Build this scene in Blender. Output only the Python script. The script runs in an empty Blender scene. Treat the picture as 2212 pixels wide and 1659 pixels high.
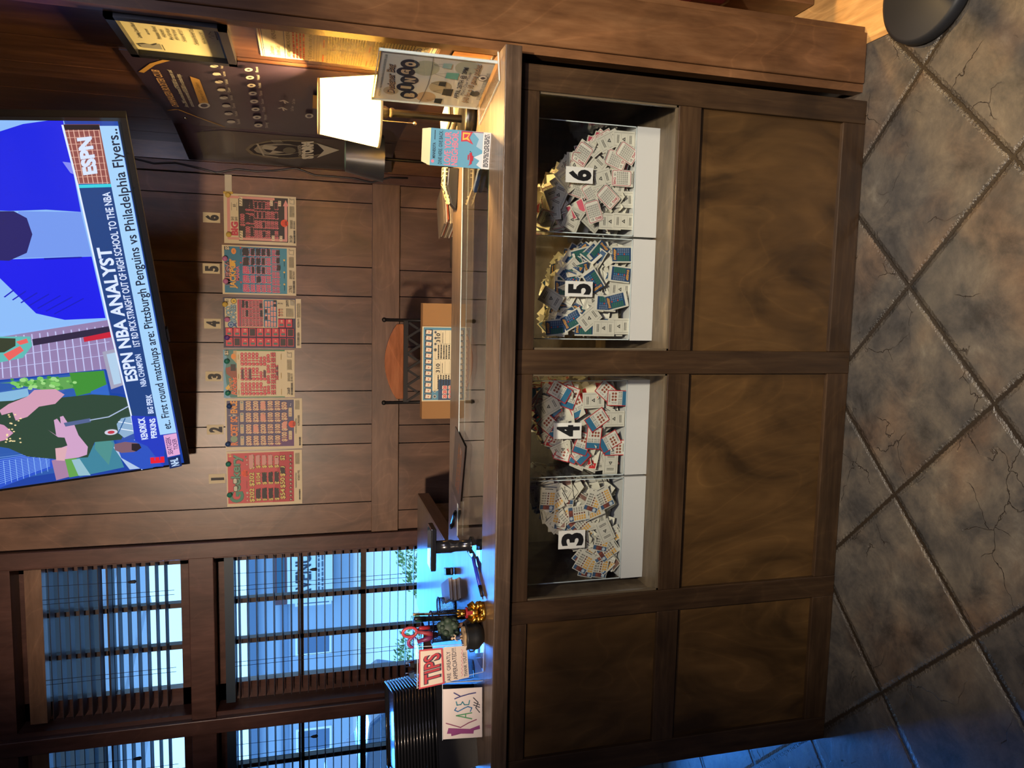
import bpy, bmesh, math, random
from mathutils import Vector, Matrix
PI = math.pi
scn = bpy.context.scene
COL = scn.collection

# ------------------------------------------------------------------ camera
FPX, PITCH, YAW, ROLL, CD, CH = 1615.62, .2669, -.1058, -.0057, 1.8246, 1.5372
_f = Vector((math.sin(YAW)*math.cos(PITCH), math.cos(YAW)*math.cos(PITCH), -math.sin(PITCH)))
_r0 = Vector((math.cos(YAW), -math.sin(YAW), 0)); _u0 = _r0.cross(_f)
_r = math.cos(ROLL)*_r0 + math.sin(ROLL)*_u0
_u = -math.sin(ROLL)*_r0 + math.cos(ROLL)*_u0
CAM = Vector((0, -CD, CH))
cd = bpy.data.cameras.new('camera'); cam = bpy.data.objects.new('camera', cd); COL.objects.link(cam)
cd.sensor_width = 36; cd.lens = FPX/2212*36; cd.clip_start = .05; cd.clip_end = 200
_x, _y, _z = -_u, _r, -_f          # the phone was held sideways: picture right is down
cam.matrix_world = Matrix(((_x.x, _y.x, _z.x, CAM.x), (_x.y, _y.y, _z.y, CAM.y), (_x.z, _y.z, _z.z, CAM.z), (0, 0, 0, 1)))
scn.camera = cam

def ray(px, py):                    # direction through a pixel of the 2212x1659 picture
    X, Y = 1659-py, px
    return _f + _r*((X-829.5)/FPX) - _u*((Y-1106)/FPX)
def at(px, py, ax, val):            # point where that ray meets the plane x/y/z = val
    d = ray(px, py); i = 'xyz'.index(ax)
    return CAM + d*((val-CAM[i])/d[i])
def project(P):                     # real point -> stored picture pixel
    d = Vector(P)-CAM; z = d.dot(_f)
    return (1106-FPX*d.dot(_u)/z, 1659-(829.5+FPX*d.dot(_r)/z))

# ------------------------------------------------------------------ world, lights, exposure
w = bpy.data.worlds.new('world'); scn.world = w; w.use_nodes = True
nt = w.node_tree; nt.nodes.clear()
bg = nt.nodes.new('ShaderNodeBackground'); out = nt.nodes.new('ShaderNodeOutputWorld')
bg.inputs[0].default_value = (.34, .64, 1.0, 1); bg.inputs[1].default_value = 2.2
nt.links.new(bg.outputs[0], out.inputs[0])
scn.view_settings.view_transform = 'Standard'; scn.view_settings.look = 'None'
scn.view_settings.gamma = 1; scn.view_settings.use_curve_mapping = False
scn.view_settings.exposure = 0.0
scn.cycles.transparent_max_bounces = 40; scn.cycles.max_bounces = 10; scn.cycles.caustics_reflective = False; scn.cycles.caustics_refractive = False

def area(name, loc, aim, sx, sy, power, col, portal=False, spread=PI):
    l = bpy.data.lights.new(name, 'AREA'); l.shape = 'RECTANGLE'; l.size = sx; l.size_y = sy
    l.energy = power; l.color = col; l.spread = spread
    if portal: l.cycles.is_portal = True
    o = bpy.data.objects.new(name, l); COL.objects.link(o); o.location = loc
    o.rotation_euler = (Vector(aim)-Vector(loc)).to_track_quat('-Z', 'Y').to_euler()
    return o
WARM = (1.0, .87, .70)
def spot(name, loc, aim, deg, power, col, blend=.8, r=.07):
    l = bpy.data.lights.new(name, 'SPOT'); l.energy = power; l.color = col; l.spot_size = math.radians(deg); l.spot_blend = blend; l.shadow_soft_size = r
    o = bpy.data.objects.new(name, l); COL.objects.link(o); o.location = loc
    o.rotation_euler = (Vector(aim)-Vector(loc)).to_track_quat('-Z', 'Y').to_euler(); return o
spot('ceiling_downlight', (.45, -2.1, 2.9), (.18, -.1, .50), 46, 520, WARM)
spot('ceiling_downlight', (.9, -1.0, 2.9), (.60, -.50, 0), 60, 165, (1.0, .84, .64))
spot('wall_washer', (-1.15, -2.3, 2.22), (-.42, 1.62, 1.80), 50, 440, (1.0, .76, .56), blend=.6, r=.10)
spot('room_downlight', (1.7, .6, 2.8), (.95, .3, 0), 60, 330, (1.0, .62, .22))
area('bluish_fill', (.6, -3.0, 2.9), (.2, -1, 0), 1.2, .6, 44, (.76, .74, 1.0))  # added bluish fill to lift the dark cabinet side, not a real fixture
sl = bpy.data.lights.new('low_daylight', 'SUN'); sl.energy = 9; sl.color = (.035, .26, 1.0); sl.angle = math.radians(30)
so = bpy.data.objects.new('low_daylight', sl); COL.objects.link(so); so.rotation_euler = Vector((.37, -.93, -.30)).to_track_quat('-Z', 'Y').to_euler()
area('window_portal', (-1.6, 1.9, 1.85), (-1.6, 0, 1.85), 1.8, 2.0, 1, (1, 1, 1), True)
area('window_portal', (-3.15, -.6, 1.1), (0, -.6, 1.1), 2.4, 2.1, 1, (1, 1, 1), True)

# ------------------------------------------------------------------ materials
_mats = {}
def mat(col, rough=.6, metal=0., emit=0., name=None, trans=0., coat=0., spec=.5):
    key = (tuple(round(c, 3) for c in col), rough, metal, emit, trans, coat, spec)
    if key in _mats: return _mats[key]
    m = bpy.data.materials.new(name or 'paint'); m.use_nodes = True
    b = m.node_tree.nodes['Principled BSDF']
    b.inputs['Base Color'].default_value = (*col, 1); b.inputs['Roughness'].default_value = rough
    b.inputs['Metallic'].default_value = metal; b.inputs['Transmission Weight'].default_value = trans
    b.inputs['Coat Weight'].default_value = coat; b.inputs['Specular IOR Level'].default_value = spec
    if emit:
        b.inputs['Emission Color'].default_value = (*col, 1); b.inputs['Emission Strength'].default_value = emit
        b.inputs['Base Color'].default_value = (.01, .01, .01, 1)
    m.diffuse_color = (*col, 1)
    _mats[key] = m; return m
def lin(c): return c/12.92 if c <= .04045 else ((c+.055)/1.055)**2.4
def hx(s):                          # sRGB hex -> linear
    s = s.lstrip('#'); return tuple(lin(int(s[i:i+2], 16)/255) for i in (0, 2, 4))
def ink(s, rough=.55): return mat(hx(s), rough, name='print')
def glow(s, e=1.12): return mat(hx(s), .3, emit=e, name='screen_pixels')

def N(nt, t, **kw):
    n = nt.nodes.new(t)
    for k, v in kw.items():
        if k in n.inputs: n.inputs[k].default_value = v
        else: setattr(n, k, v)
    return n
def ramp(nt, fac, stops):
    r = nt.nodes.new('ShaderNodeValToRGB'); e = r.color_ramp.elements
    while len(e) < len(stops): e.new(.5)
    for el, (p, c) in zip(e, stops): el.position = p; el.color = (*c, 1) if len(c) == 3 else c
    nt.links.new(fac, r.inputs[0]); return r.outputs[0]
def wood(name, dark, mid, light, grain='x', rough=.38, blotch=.5, fine=60, bump=.12, coat=0., planks=None, off=0., streak=.6):
    m = bpy.data.materials.new(name); m.use_nodes = True; nt = m.node_tree; L = nt.links.new
    b = nt.nodes['Principled BSDF']
    tc = N(nt, 'ShaderNodeTexCoord')
    mp = N(nt, 'ShaderNodeMapping'); mp.inputs['Location'].default_value = (off, off*1.7, off*.6)
    sc = {'x': (4, fine, fine), 'y': (fine, 4, fine), 'z': (fine, fine, 4)}[grain]
    mp.inputs['Scale'].default_value = sc
    L(tc.outputs['Object'], mp.inputs[0])
    n1 = N(nt, 'ShaderNodeTexNoise'); n1.inputs['Scale'].default_value = 1.; n1.inputs['Detail'].default_value = 6; n1.inputs['Roughness'].default_value = .65
    n1.inputs['Distortion'].default_value = .3
    L(mp.outputs[0], n1.inputs['Vector'])
    mp2 = N(nt, 'ShaderNodeMapping'); s2 = {'x': (1.8, 3.6, 3.6), 'y': (3.6, 1.8, 3.6), 'z': (3.6, 3.6, 1.8)}[grain]; mp2.inputs['Scale'].default_value = s2
    mp2.inputs['Location'].default_value = (off*3, off, off*2)
    L(tc.outputs['Object'], mp2.inputs[0])
    n2 = N(nt, 'ShaderNodeTexNoise'); n2.inputs['Scale'].default_value = 1.5; n2.inputs['Detail'].default_value = 4; n2.inputs['Distortion'].default_value = 1.6
    L(mp2.outputs[0], n2.inputs['Vector'])
    # cathedral figure: rings of a stretched, warped field
    wv = N(nt, 'ShaderNodeTexNoise'); wv.inputs['Scale'].default_value = .8; wv.inputs['Detail'].default_value = 1.5; wv.inputs['Distortion'].default_value = .6
    L(mp2.outputs[0], wv.inputs['Vector'])
    mm = N(nt, 'ShaderNodeMath', operation='MULTIPLY'); mm.inputs[1].default_value = 26; L(wv.outputs[0], mm.inputs[0])
    fr = N(nt, 'ShaderNodeMath', operation='PINGPONG'); fr.inputs[1].default_value = 1; L(mm.outputs[0], fr.inputs[0])
    c1 = ramp(nt, n1.outputs[0], [(.5-.25/max(streak, .1)*.6, dark), (.5, mid), (.5+.25/max(streak, .1)*.6, light)])
    bl = ramp(nt, n2.outputs[0], [(.30, (1-blotch*.75,)*3), (.5, (.95,)*3), (.70, (1.1+blotch*.35,)*3)])
    mx = N(nt, 'ShaderNodeMix', data_type='RGBA', blend_type='MULTIPLY'); mx.inputs[0].default_value = 1
    L(c1, mx.inputs[6]); L(bl, mx.inputs[7])
    fg = ramp(nt, fr.outputs[0], [(0, (1.22,)*3), (.10, (1.0,)*3), (.5, (.92,)*3), (1, (1,)*3)])
    mx2 = N(nt, 'ShaderNodeMix', data_type='RGBA', blend_type='MULTIPLY'); mx2.inputs[0].default_value = .8
    L(mx.outputs[2], mx2.inputs[6]); L(fg, mx2.inputs[7]); last = mx2.outputs[2]
    if planks:                      # (axis, cell width): each board its own tone
        sp = N(nt, 'ShaderNodeSeparateXYZ'); L(tc.outputs['Object'], sp.inputs[0])
        dv = N(nt, 'ShaderNodeMath', operation='DIVIDE'); dv.inputs[1].default_value = planks[1]; L(sp.outputs['XYZ'.index(planks[0].upper())], dv.inputs[0])
        fl = N(nt, 'ShaderNodeMath', operation='FLOOR'); L(dv.outputs[0], fl.inputs[0])
        wn = N(nt, 'ShaderNodeTexWhiteNoise', noise_dimensions='1D'); L(fl.outputs[0], wn.inputs['W'])
        pr = ramp(nt, wn.outputs[0], [(0, (.75,)*3), (1, (1.2,)*3)])
        mx3 = N(nt, 'ShaderNodeMix', data_type='RGBA', blend_type='MULTIPLY'); mx3.inputs[0].default_value = 1
        L(last, mx3.inputs[6]); L(pr, mx3.inputs[7]); last = mx3.outputs[2]
    L(last, b.inputs['Base Color'])
    b.inputs['Roughness'].default_value = rough; b.inputs['Coat Weight'].default_value = coat; b.inputs['Coat Roughness'].default_value = .15
    bp = N(nt, 'ShaderNodeBump'); bp.inputs['Strength'].default_value = bump; bp.inputs['Distance'].default_value = .002
    L(n1.outputs[0], bp.inputs['Height']); L(bp.outputs[0], b.inputs['Normal'])
    return m
CABD, CABM, CABL = (.024, .012, .0055), (.042, .022, .0095), (.065, .036, .016)
cab_x = wood('stained_cabinet_wood', CABD, CABM, CABL, 'x')
cab_z = wood('stained_cabinet_wood', CABD, CABM, CABL, 'z', off=2.)
panel_m = wood('stained_birch_panel', (.052, .025, .0072), (.075, .038, .0115), (.104, .056, .018), 'z', blotch=.78, fine=26, off=5., streak=.25)
top_m = wood('oak_countertop_wood', (.085, .055, .034), (.15, .098, .060), (.22, .15, .095), 'x', rough=.36, blotch=.2, fine=70, bump=.2, coat=.15)
edge_m = wood('oak_counter_edge_wood', (.03, .018, .011), (.062, .038, .023), (.10, .064, .040), 'x', rough=.4, blotch=.25, fine=80, bump=.3)
wall_m = wood('stained_wall_planks', (.085, .043, .025), (.130, .069, .041), (.175, .098, .060), 'z', blotch=.6, fine=34, streak=.35, rough=.36, planks=('x', .21))
rail_m = wood('stained_rail_wood', (.095, .050, .028), (.14, .076, .044), (.18, .104, .062), 'x', blotch=.3, fine=34, rough=.38, off=3.)
case_m = wood('stained_casing_wood', (.048, .020, .015), (.074, .033, .025), (.10, .048, .036), 'z', blotch=.3, fine=30, rough=.34, off=7.)
rwall_m = wood('stained_side_wall', (.035, .014, .007), (.085, .035, .016), (.14, .062, .028), 'z', blotch=.3, fine=30, rough=.30, off=9., coat=.7)
post_m = wood('maple_post_wood', (.085, .036, .014), (.155, .070, .028), (.22, .108, .046), 'z', blotch=.45, fine=24, rough=.34, off=11.)
oak_m = wood('oak_floor_boards', (.30, .15, .05), (.48, .26, .09), (.62, .37, .15), 'y', blotch=.25, fine=40, rough=.4, planks=('x', .06))

def glass_mat(name, tint=(1, 1, 1), refl=1.0, rough=.0, base_refl=.0):
    m = bpy.data.materials.new(name); m.use_nodes = True; nt = m.node_tree; nt.nodes.clear(); L = nt.links.new
    o = N(nt, 'ShaderNodeOutputMaterial'); t = N(nt, 'ShaderNodeBsdfTransparent'); t.inputs[0].default_value = (*tint, 1)
    g = N(nt, 'ShaderNodeBsdfGlossy'); g.inputs['Roughness'].default_value = rough
    ge = N(nt, 'ShaderNodeNewGeometry'); dt = N(nt, 'ShaderNodeVectorMath', operation='DOT_PRODUCT'); L(ge.outputs['Incoming'], dt.inputs[0]); L(ge.outputs['Normal'], dt.inputs[1])
    ab = N(nt, 'ShaderNodeMath', operation='ABSOLUTE'); L(dt.outputs['Value'], ab.inputs[0]); sb_ = N(nt, 'ShaderNodeMath', operation='SUBTRACT'); sb_.inputs[0].default_value = 1; L(ab.outputs[0], sb_.inputs[1])
    pw = N(nt, 'ShaderNodeMath', operation='POWER'); pw.inputs[1].default_value = 5; L(sb_.outputs[0], pw.inputs[0])
    fr = N(nt, 'ShaderNodeMath', operation='MULTIPLY_ADD'); fr.inputs[1].default_value = .96; fr.inputs[2].default_value = .04; L(pw.outputs[0], fr.inputs[0])
    mu = N(nt, 'ShaderNodeMath', operation='MULTIPLY_ADD'); mu.inputs[1].default_value = refl; mu.inputs[2].default_value = base_refl
    mu.use_clamp = True
    mx = N(nt, 'ShaderNodeMixShader'); L(fr.outputs[0], mu.inputs[0]); L(mu.outputs[0], mx.inputs[0]); L(t.outputs[0], mx.inputs[1]); L(g.outputs[0], mx.inputs[2]); L(mx.outputs[0], o.inputs[0])
    return m
GLASS = glass_mat('clear_glass', (.975, .985, .98), .7)
ACRYL = glass_mat('clear_acrylic', (.98, .985, .98), .6)
GEDGE = mat((.05, .22, .14), .15, name='green_glass_edge', coat=.5)
AEDGE = mat((.55, .62, .62), .1, name='bright_acrylic_edge', coat=.6)

def floor_mat():
    m = bpy.data.materials.new('slate_look_tile'); m.use_nodes = True; nt = m.node_tree; L = nt.links.new
    b = nt.nodes['Principled BSDF']; tc = N(nt, 'ShaderNodeTexCoord')
    ng = N(nt, 'ShaderNodeTexNoise'); ng.inputs['Scale'].default_value = 130; ng.inputs['Detail'].default_value = 3; L(tc.outputs['Object'], ng.inputs['Vector'])
    # object coordinates are turned to the joint directions by the floor object's own rotation
    sp = N(nt, 'ShaderNodeSeparateXYZ'); L(tc.outputs['Object'], sp.inputs[0])
    ds = []
    cells = []
    for i in (0, 1):
        dv = N(nt, 'ShaderNodeMath', operation='DIVIDE'); dv.inputs[1].default_value = .3969; L(sp.outputs[i], dv.inputs[0])
        fl = N(nt, 'ShaderNodeMath', operation='FLOOR'); L(dv.outputs[0], fl.inputs[0]); cells.append(fl.outputs[0])
        pp = N(nt, 'ShaderNodeMath', operation='PINGPONG'); pp.inputs[1].default_value = .5; L(dv.outputs[0], pp.inputs[0]); ds.append(pp.outputs[0])
    mn = N(nt, 'ShaderNodeMath', operation='MINIMUM'); L(ds[0], mn.inputs[0]); L(ds[1], mn.inputs[1])
    ad = N(nt, 'ShaderNodeMath', operation='MULTIPLY_ADD'); ad.inputs[1].default_value = .03; ad.inputs[2].default_value = -.016
    L(ng.outputs[0], ad.inputs[0])
    d = N(nt, 'ShaderNodeMath', operation='ADD'); L(mn.outputs[0], d.inputs[0]); L(ad.outputs[0], d.inputs[1])
    grout = ramp(nt, d.outputs[0], [(.011, (0,)*3), (.0145, (1,)*3)])        # 0 in the joint
    edge = ramp(nt, d.outputs[0], [(.008, (0,)*3), (.035, (1,)*3)])
    cx = N(nt, 'ShaderNodeCombineXYZ'); L(cells[0], cx.inputs[0]); L(cells[1], cx.inputs[1])
    wn = N(nt, 'ShaderNodeTexWhiteNoise', noise_dimensions='3D'); L(cx.outputs[0], wn.inputs['Vector'])
    va = N(nt, 'ShaderNodeVectorMath', operation='MULTIPLY_ADD'); va.inputs[1].default_value = (7, 7, 7)
    L(wn.outputs['Color'], va.inputs[0]); L(tc.outputs['Object'], va.inputs[2])
    n1 = N(nt, 'ShaderNodeTexNoise'); n1.inputs['Scale'].default_value = 8; n1.inputs['Detail'].default_value = 12; n1.inputs['Roughness'].default_value = .72; n1.inputs['Distortion'].default_value = .25; L(va.outputs[0], n1.inputs['Vector'])
    n2 = N(nt, 'ShaderNodeTexNoise'); n2.inputs['Scale'].default_value = 5; n2.inputs['Detail'].default_value = 3; L(va.outputs[0], n2.inputs['Vector'])
    c = ramp(nt, n1.outputs[0], [(.34, (.030, .027, .024)), (.44, (.055, .049, .043)), (.52, (.080, .068, .055)), (.60, (.105, .088, .068)), (.70, (.15, .13, .10))])
    t2 = ramp(nt, n2.outputs['Color'], [(.36, (.68, .72, .80)), (.5, (1, 1, 1)), (.64, (1.1, .88, .76))])
    mx = N(nt, 'ShaderNodeMix', data_type='RGBA', blend_type='MULTIPLY'); mx.inputs[0].default_value = .9; L(c, mx.inputs[6]); L(t2, mx.inputs[7])
    # hairline cracks
    vd = N(nt, 'ShaderNodeVectorMath', operation='MULTIPLY_ADD'); nv = N(nt, 'ShaderNodeTexNoise'); nv.inputs['Scale'].default_value = 12; nv.inputs['Detail'].default_value = 5; L(tc.outputs['Object'], nv.inputs['Vector'])
    vd.inputs[1].default_value = (.10, .10, .10); L(nv.outputs['Color'], vd.inputs[0]); L(va.outputs[0], vd.inputs[2])
    vo = N(nt, 'ShaderNodeTexVoronoi', feature='DISTANCE_TO_EDGE'); vo.inputs['Scale'].default_value = 6.5; L(vd.outputs[0], vo.inputs['Vector'])
    ck = ramp(nt, vo.outputs[0], [(.0015, (0,)*3), (.006, (1,)*3)])
    n3 = N(nt, 'ShaderNodeTexNoise'); n3.inputs['Scale'].default_value = 6.5; L(va.outputs[0], n3.inputs['Vector'])
    gate = ramp(nt, n3.outputs[0], [(.54, (1,)*3), (.60, (0,)*3)])
    mxc = N(nt, 'ShaderNodeMath', operation='MAXIMUM'); L(ck, mxc.inputs[0]); L(gate, mxc.inputs[1])
    m2 = N(nt, 'ShaderNodeMix', data_type='RGBA'); L(mxc.outputs[0], m2.inputs[0]); m2.inputs[6].default_value = (.055, .042, .034, 1); L(mx.outputs[2], m2.inputs[7])
    m3 = N(nt, 'ShaderNodeMix', data_type='RGBA'); L(grout, m3.inputs[0]); m3.inputs[6].default_value = (.020, .014, .009, 1); L(m2.outputs[2], m3.inputs[7])
    L(m3.outputs[2], b.inputs['Base Color'])
    hh = N(nt, 'ShaderNodeMath', operation='MULTIPLY_ADD'); hh.inputs[1].default_value = .35; L(n1.outputs[0], hh.inputs[0]); 
    h2 = N(nt, 'ShaderNodeMath', operation='MULTIPLY'); L(edge, h2.inputs[0]); L(mxc.outputs[0], h2.inputs[1]); L(h2.outputs[0], hh.inputs[2])
    bp = N(nt, 'ShaderNodeBump'); bp.inputs['Strength'].default_value = .8; bp.inputs['Distance'].default_value = .006; L(hh.outputs[0], bp.inputs['Height']); L(bp.outputs[0], b.inputs['Normal'])
    b.inputs['Roughness'].default_value = .34
    return m

# ------------------------------------------------------------------ mesh building
class MB:
    def __init__(s): s.v = []; s.f = []; s.m = []; s.mats = []; s.sm = []
    def mi(s, m):
        if m not in s.mats: s.mats.append(m)
        return s.mats.index(m)
    def add(s, vs, fs, m, smooth=False):
        k = len(s.v); s.v += [tuple(v) for v in vs]; i = s.mi(m)
        for f in fs: s.f.append(tuple(k+a for a in f)); s.m.append(i); s.sm.append(smooth)
    def box(s, x0, x1, y0, y1, z0, z1, m, M=None):
        vs = [Vector((x, y, z)) for z in (z0, z1) for y in (y0, y1) for x in (x0, x1)]
        if M: vs = [M @ v for v in vs]
        s.add(vs, [(0, 2, 3, 1), (4, 5, 7, 6), (0, 1, 5, 4), (2, 6, 7, 3), (0, 4, 6, 2), (1, 3, 7, 5)], m)
    def bar(s, p, q, w_, h_, m, up=(0, 0, 1)):
        p, q = Vector(p), Vector(q); d = (q-p); L_ = d.length; d.normalize(); up = Vector(up)
        a = d.cross(up)
        if a.length < 1e-4: a = d.cross(Vector((1, 0, 0)))
        a.normalize(); c = a.cross(d)
        M = Matrix(((d.x, a.x, c.x, p.x), (d.y, a.y, c.y, p.y), (d.z, a.z, c.z, p.z), (0, 0, 0, 1)))
        s.box(0, L_, -w_/2, w_/2, -h_/2, h_/2, m, M)
    def tube(s, pts, r, m, n=10, caps=True):
        pts = [Vector(p) for p in pts]; rs = r if isinstance(r, (list, tuple)) else [r]*len(pts)
        vs = []; ref = None
        for i, p in enumerate(pts):
            d = (pts[min(i+1, len(pts)-1)]-pts[max(i-1, 0)]).normalized()
            if ref is None:
                ref = d.orthogonal().normalized()
            a = (ref-d*ref.dot(d)); a.normalize(); ref = a; b = d.cross(a)
            for k in range(n):
                t = 2*PI*k/n; vs.append(p+(a*math.cos(t)+b*math.sin(t))*rs[i])
        fs = [(i*n+k, i*n+(k+1) % n, (i+1)*n+(k+1) % n, (i+1)*n+k) for i in range(len(pts)-1) for k in range(n)]
        if caps: fs += [tuple(range(n-1, -1, -1)), tuple((len(pts)-1)*n+k for k in range(n))]
        s.add(vs, fs, m, True)
    def lathe(s, prof, m, c=(0, 0, 0), n=32, sx=1., sy=1.):
        vs = [(c[0]+r*math.cos(2*PI*k/n)*sx, c[1]+r*math.sin(2*PI*k/n)*sy, c[2]+z) for r, z in prof for k in range(n)]
        fs = [(i*n+k, i*n+(k+1) % n, (i+1)*n+(k+1) % n, (i+1)*n+k) for i in range(len(prof)-1) for k in range(n)]
        s.add(vs, fs, m, True)
    def ball(s, c, r, m, n=14, k=8):
        rx, ry, rz = r if isinstance(r, (tuple, list)) else (r, r, r)
        pr = [(max(math.sin(PI*i/k), .001), -math.cos(PI*i/k)) for i in range(k+1)]
        vs = [(c[0]+rx*a*math.cos(2*PI*j/n), c[1]+ry*a*math.sin(2*PI*j/n), c[2]+rz*b) for a, b in pr for j in range(n)]
        s.add(vs, [(i*n+j, i*n+(j+1) % n, (i+1)*n+(j+1) % n, (i+1)*n+j) for i in range(k) for j in range(n)], m, True)
    def prism(s, poly, y0, y1, m, ax='y'):   # outline in the other two axes, extruded along ax
        def P(a, b, c): return {'y': (a, c, b), 'x': (c, a, b), 'z': (a, b, c)}[ax]
        n = len(poly); vs = [P(a, b, y0) for a, b in poly]+[P(a, b, y1) for a, b in poly]
        s.add(vs, [tuple(range(n)), tuple(range(2*n-1, n-1, -1))]+[(i, n+i, n+(i+1) % n, (i+1) % n) for i in range(n)], m)
    def mesh(s, name):
        me = bpy.data.meshes.new(name); me.from_pydata(s.v, [], s.f)
        for m in s.mats: me.materials.append(m)
        me.polygons.foreach_set('material_index', s.m); me.polygons.foreach_set('use_smooth', s.sm)
        me.update(); return me
    def obj(s, name, parent=None, loc=None, fix=True, bevel=0):
        me = s.mesh(name)
        if fix:
            b = bmesh.new(); b.from_mesh(me); bmesh.ops.recalc_face_normals(b, faces=b.faces); b.to_mesh(me); b.free()
        o = bpy.data.objects.new(name, me); COL.objects.link(o)
        if parent: o.parent = parent
        if loc: o.location = loc
        if bevel:
            md = o.modifiers.new('bevel', 'BEVEL'); md.width = bevel; md.segments = 2; md.limit_method = 'ANGLE'
        return o
def box(name, x0, x1, y0, y1, z0, z1, m, parent=None, bevel=0):
    b = MB(); b.box(x0, x1, y0, y1, z0, z1, m); return b.obj(name, parent, bevel=bevel)
def tag(o, label, cat, group=None, kind=None):
    if label: o['label'] = label
    if cat: o['category'] = cat
    if group: o['group'] = group
    if kind: o['kind'] = kind
    return o
def struct(o): o['kind'] = 'structure'; return o
def thing(name, label, cat, loc=(0, 0, 0), rot=(0, 0, 0), group=None):
    o = bpy.data.objects.new(name, None); COL.objects.link(o); o.location = loc; o.rotation_euler = rot
    o.empty_display_size = .05
    return tag(o, label, cat, group)
def copytree(o, parent=None):
    c = o.copy(); COL.objects.link(c); c.parent = parent
    for ch in list(o.children): copytree(ch, c)
    return c

_txt = {}
def text_geo(s, bold=0.):
    k = (s, bold)
    if k in _txt: return _txt[k]
    cu = bpy.data.curves.new('t', 'FONT'); cu.body = s; cu.size = 1; cu.offset = bold; cu.resolution_u = 3; cu.fill_mode = 'FRONT'
    o = bpy.data.objects.new('t', cu); COL.objects.link(o)
    dg = bpy.context.evaluated_depsgraph_get(); me = bpy.data.meshes.new_from_object(o.evaluated_get(dg))
    vs = [(v.co.x, v.co.y) for v in me.vertices]; fs = [tuple(p.vertices) for p in me.polygons]
    bpy.data.objects.remove(o); bpy.data.curves.remove(cu); bpy.data.meshes.remove(me)
    if vs:
        x0 = min(a for a, _ in vs); x1 = max(a for a, _ in vs); y0 = min(b for _, b in vs); y1 = max(b for _, b in vs)
        w_ = max(x1-x0, 1e-4)
        cap = max(y1, .3)
        vs = [((a-x0)/w_, b/cap) for a, b in vs]
    _txt[k] = (vs, fs, (x1-x0)/cap if vs else 1); return _txt[k]

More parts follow.
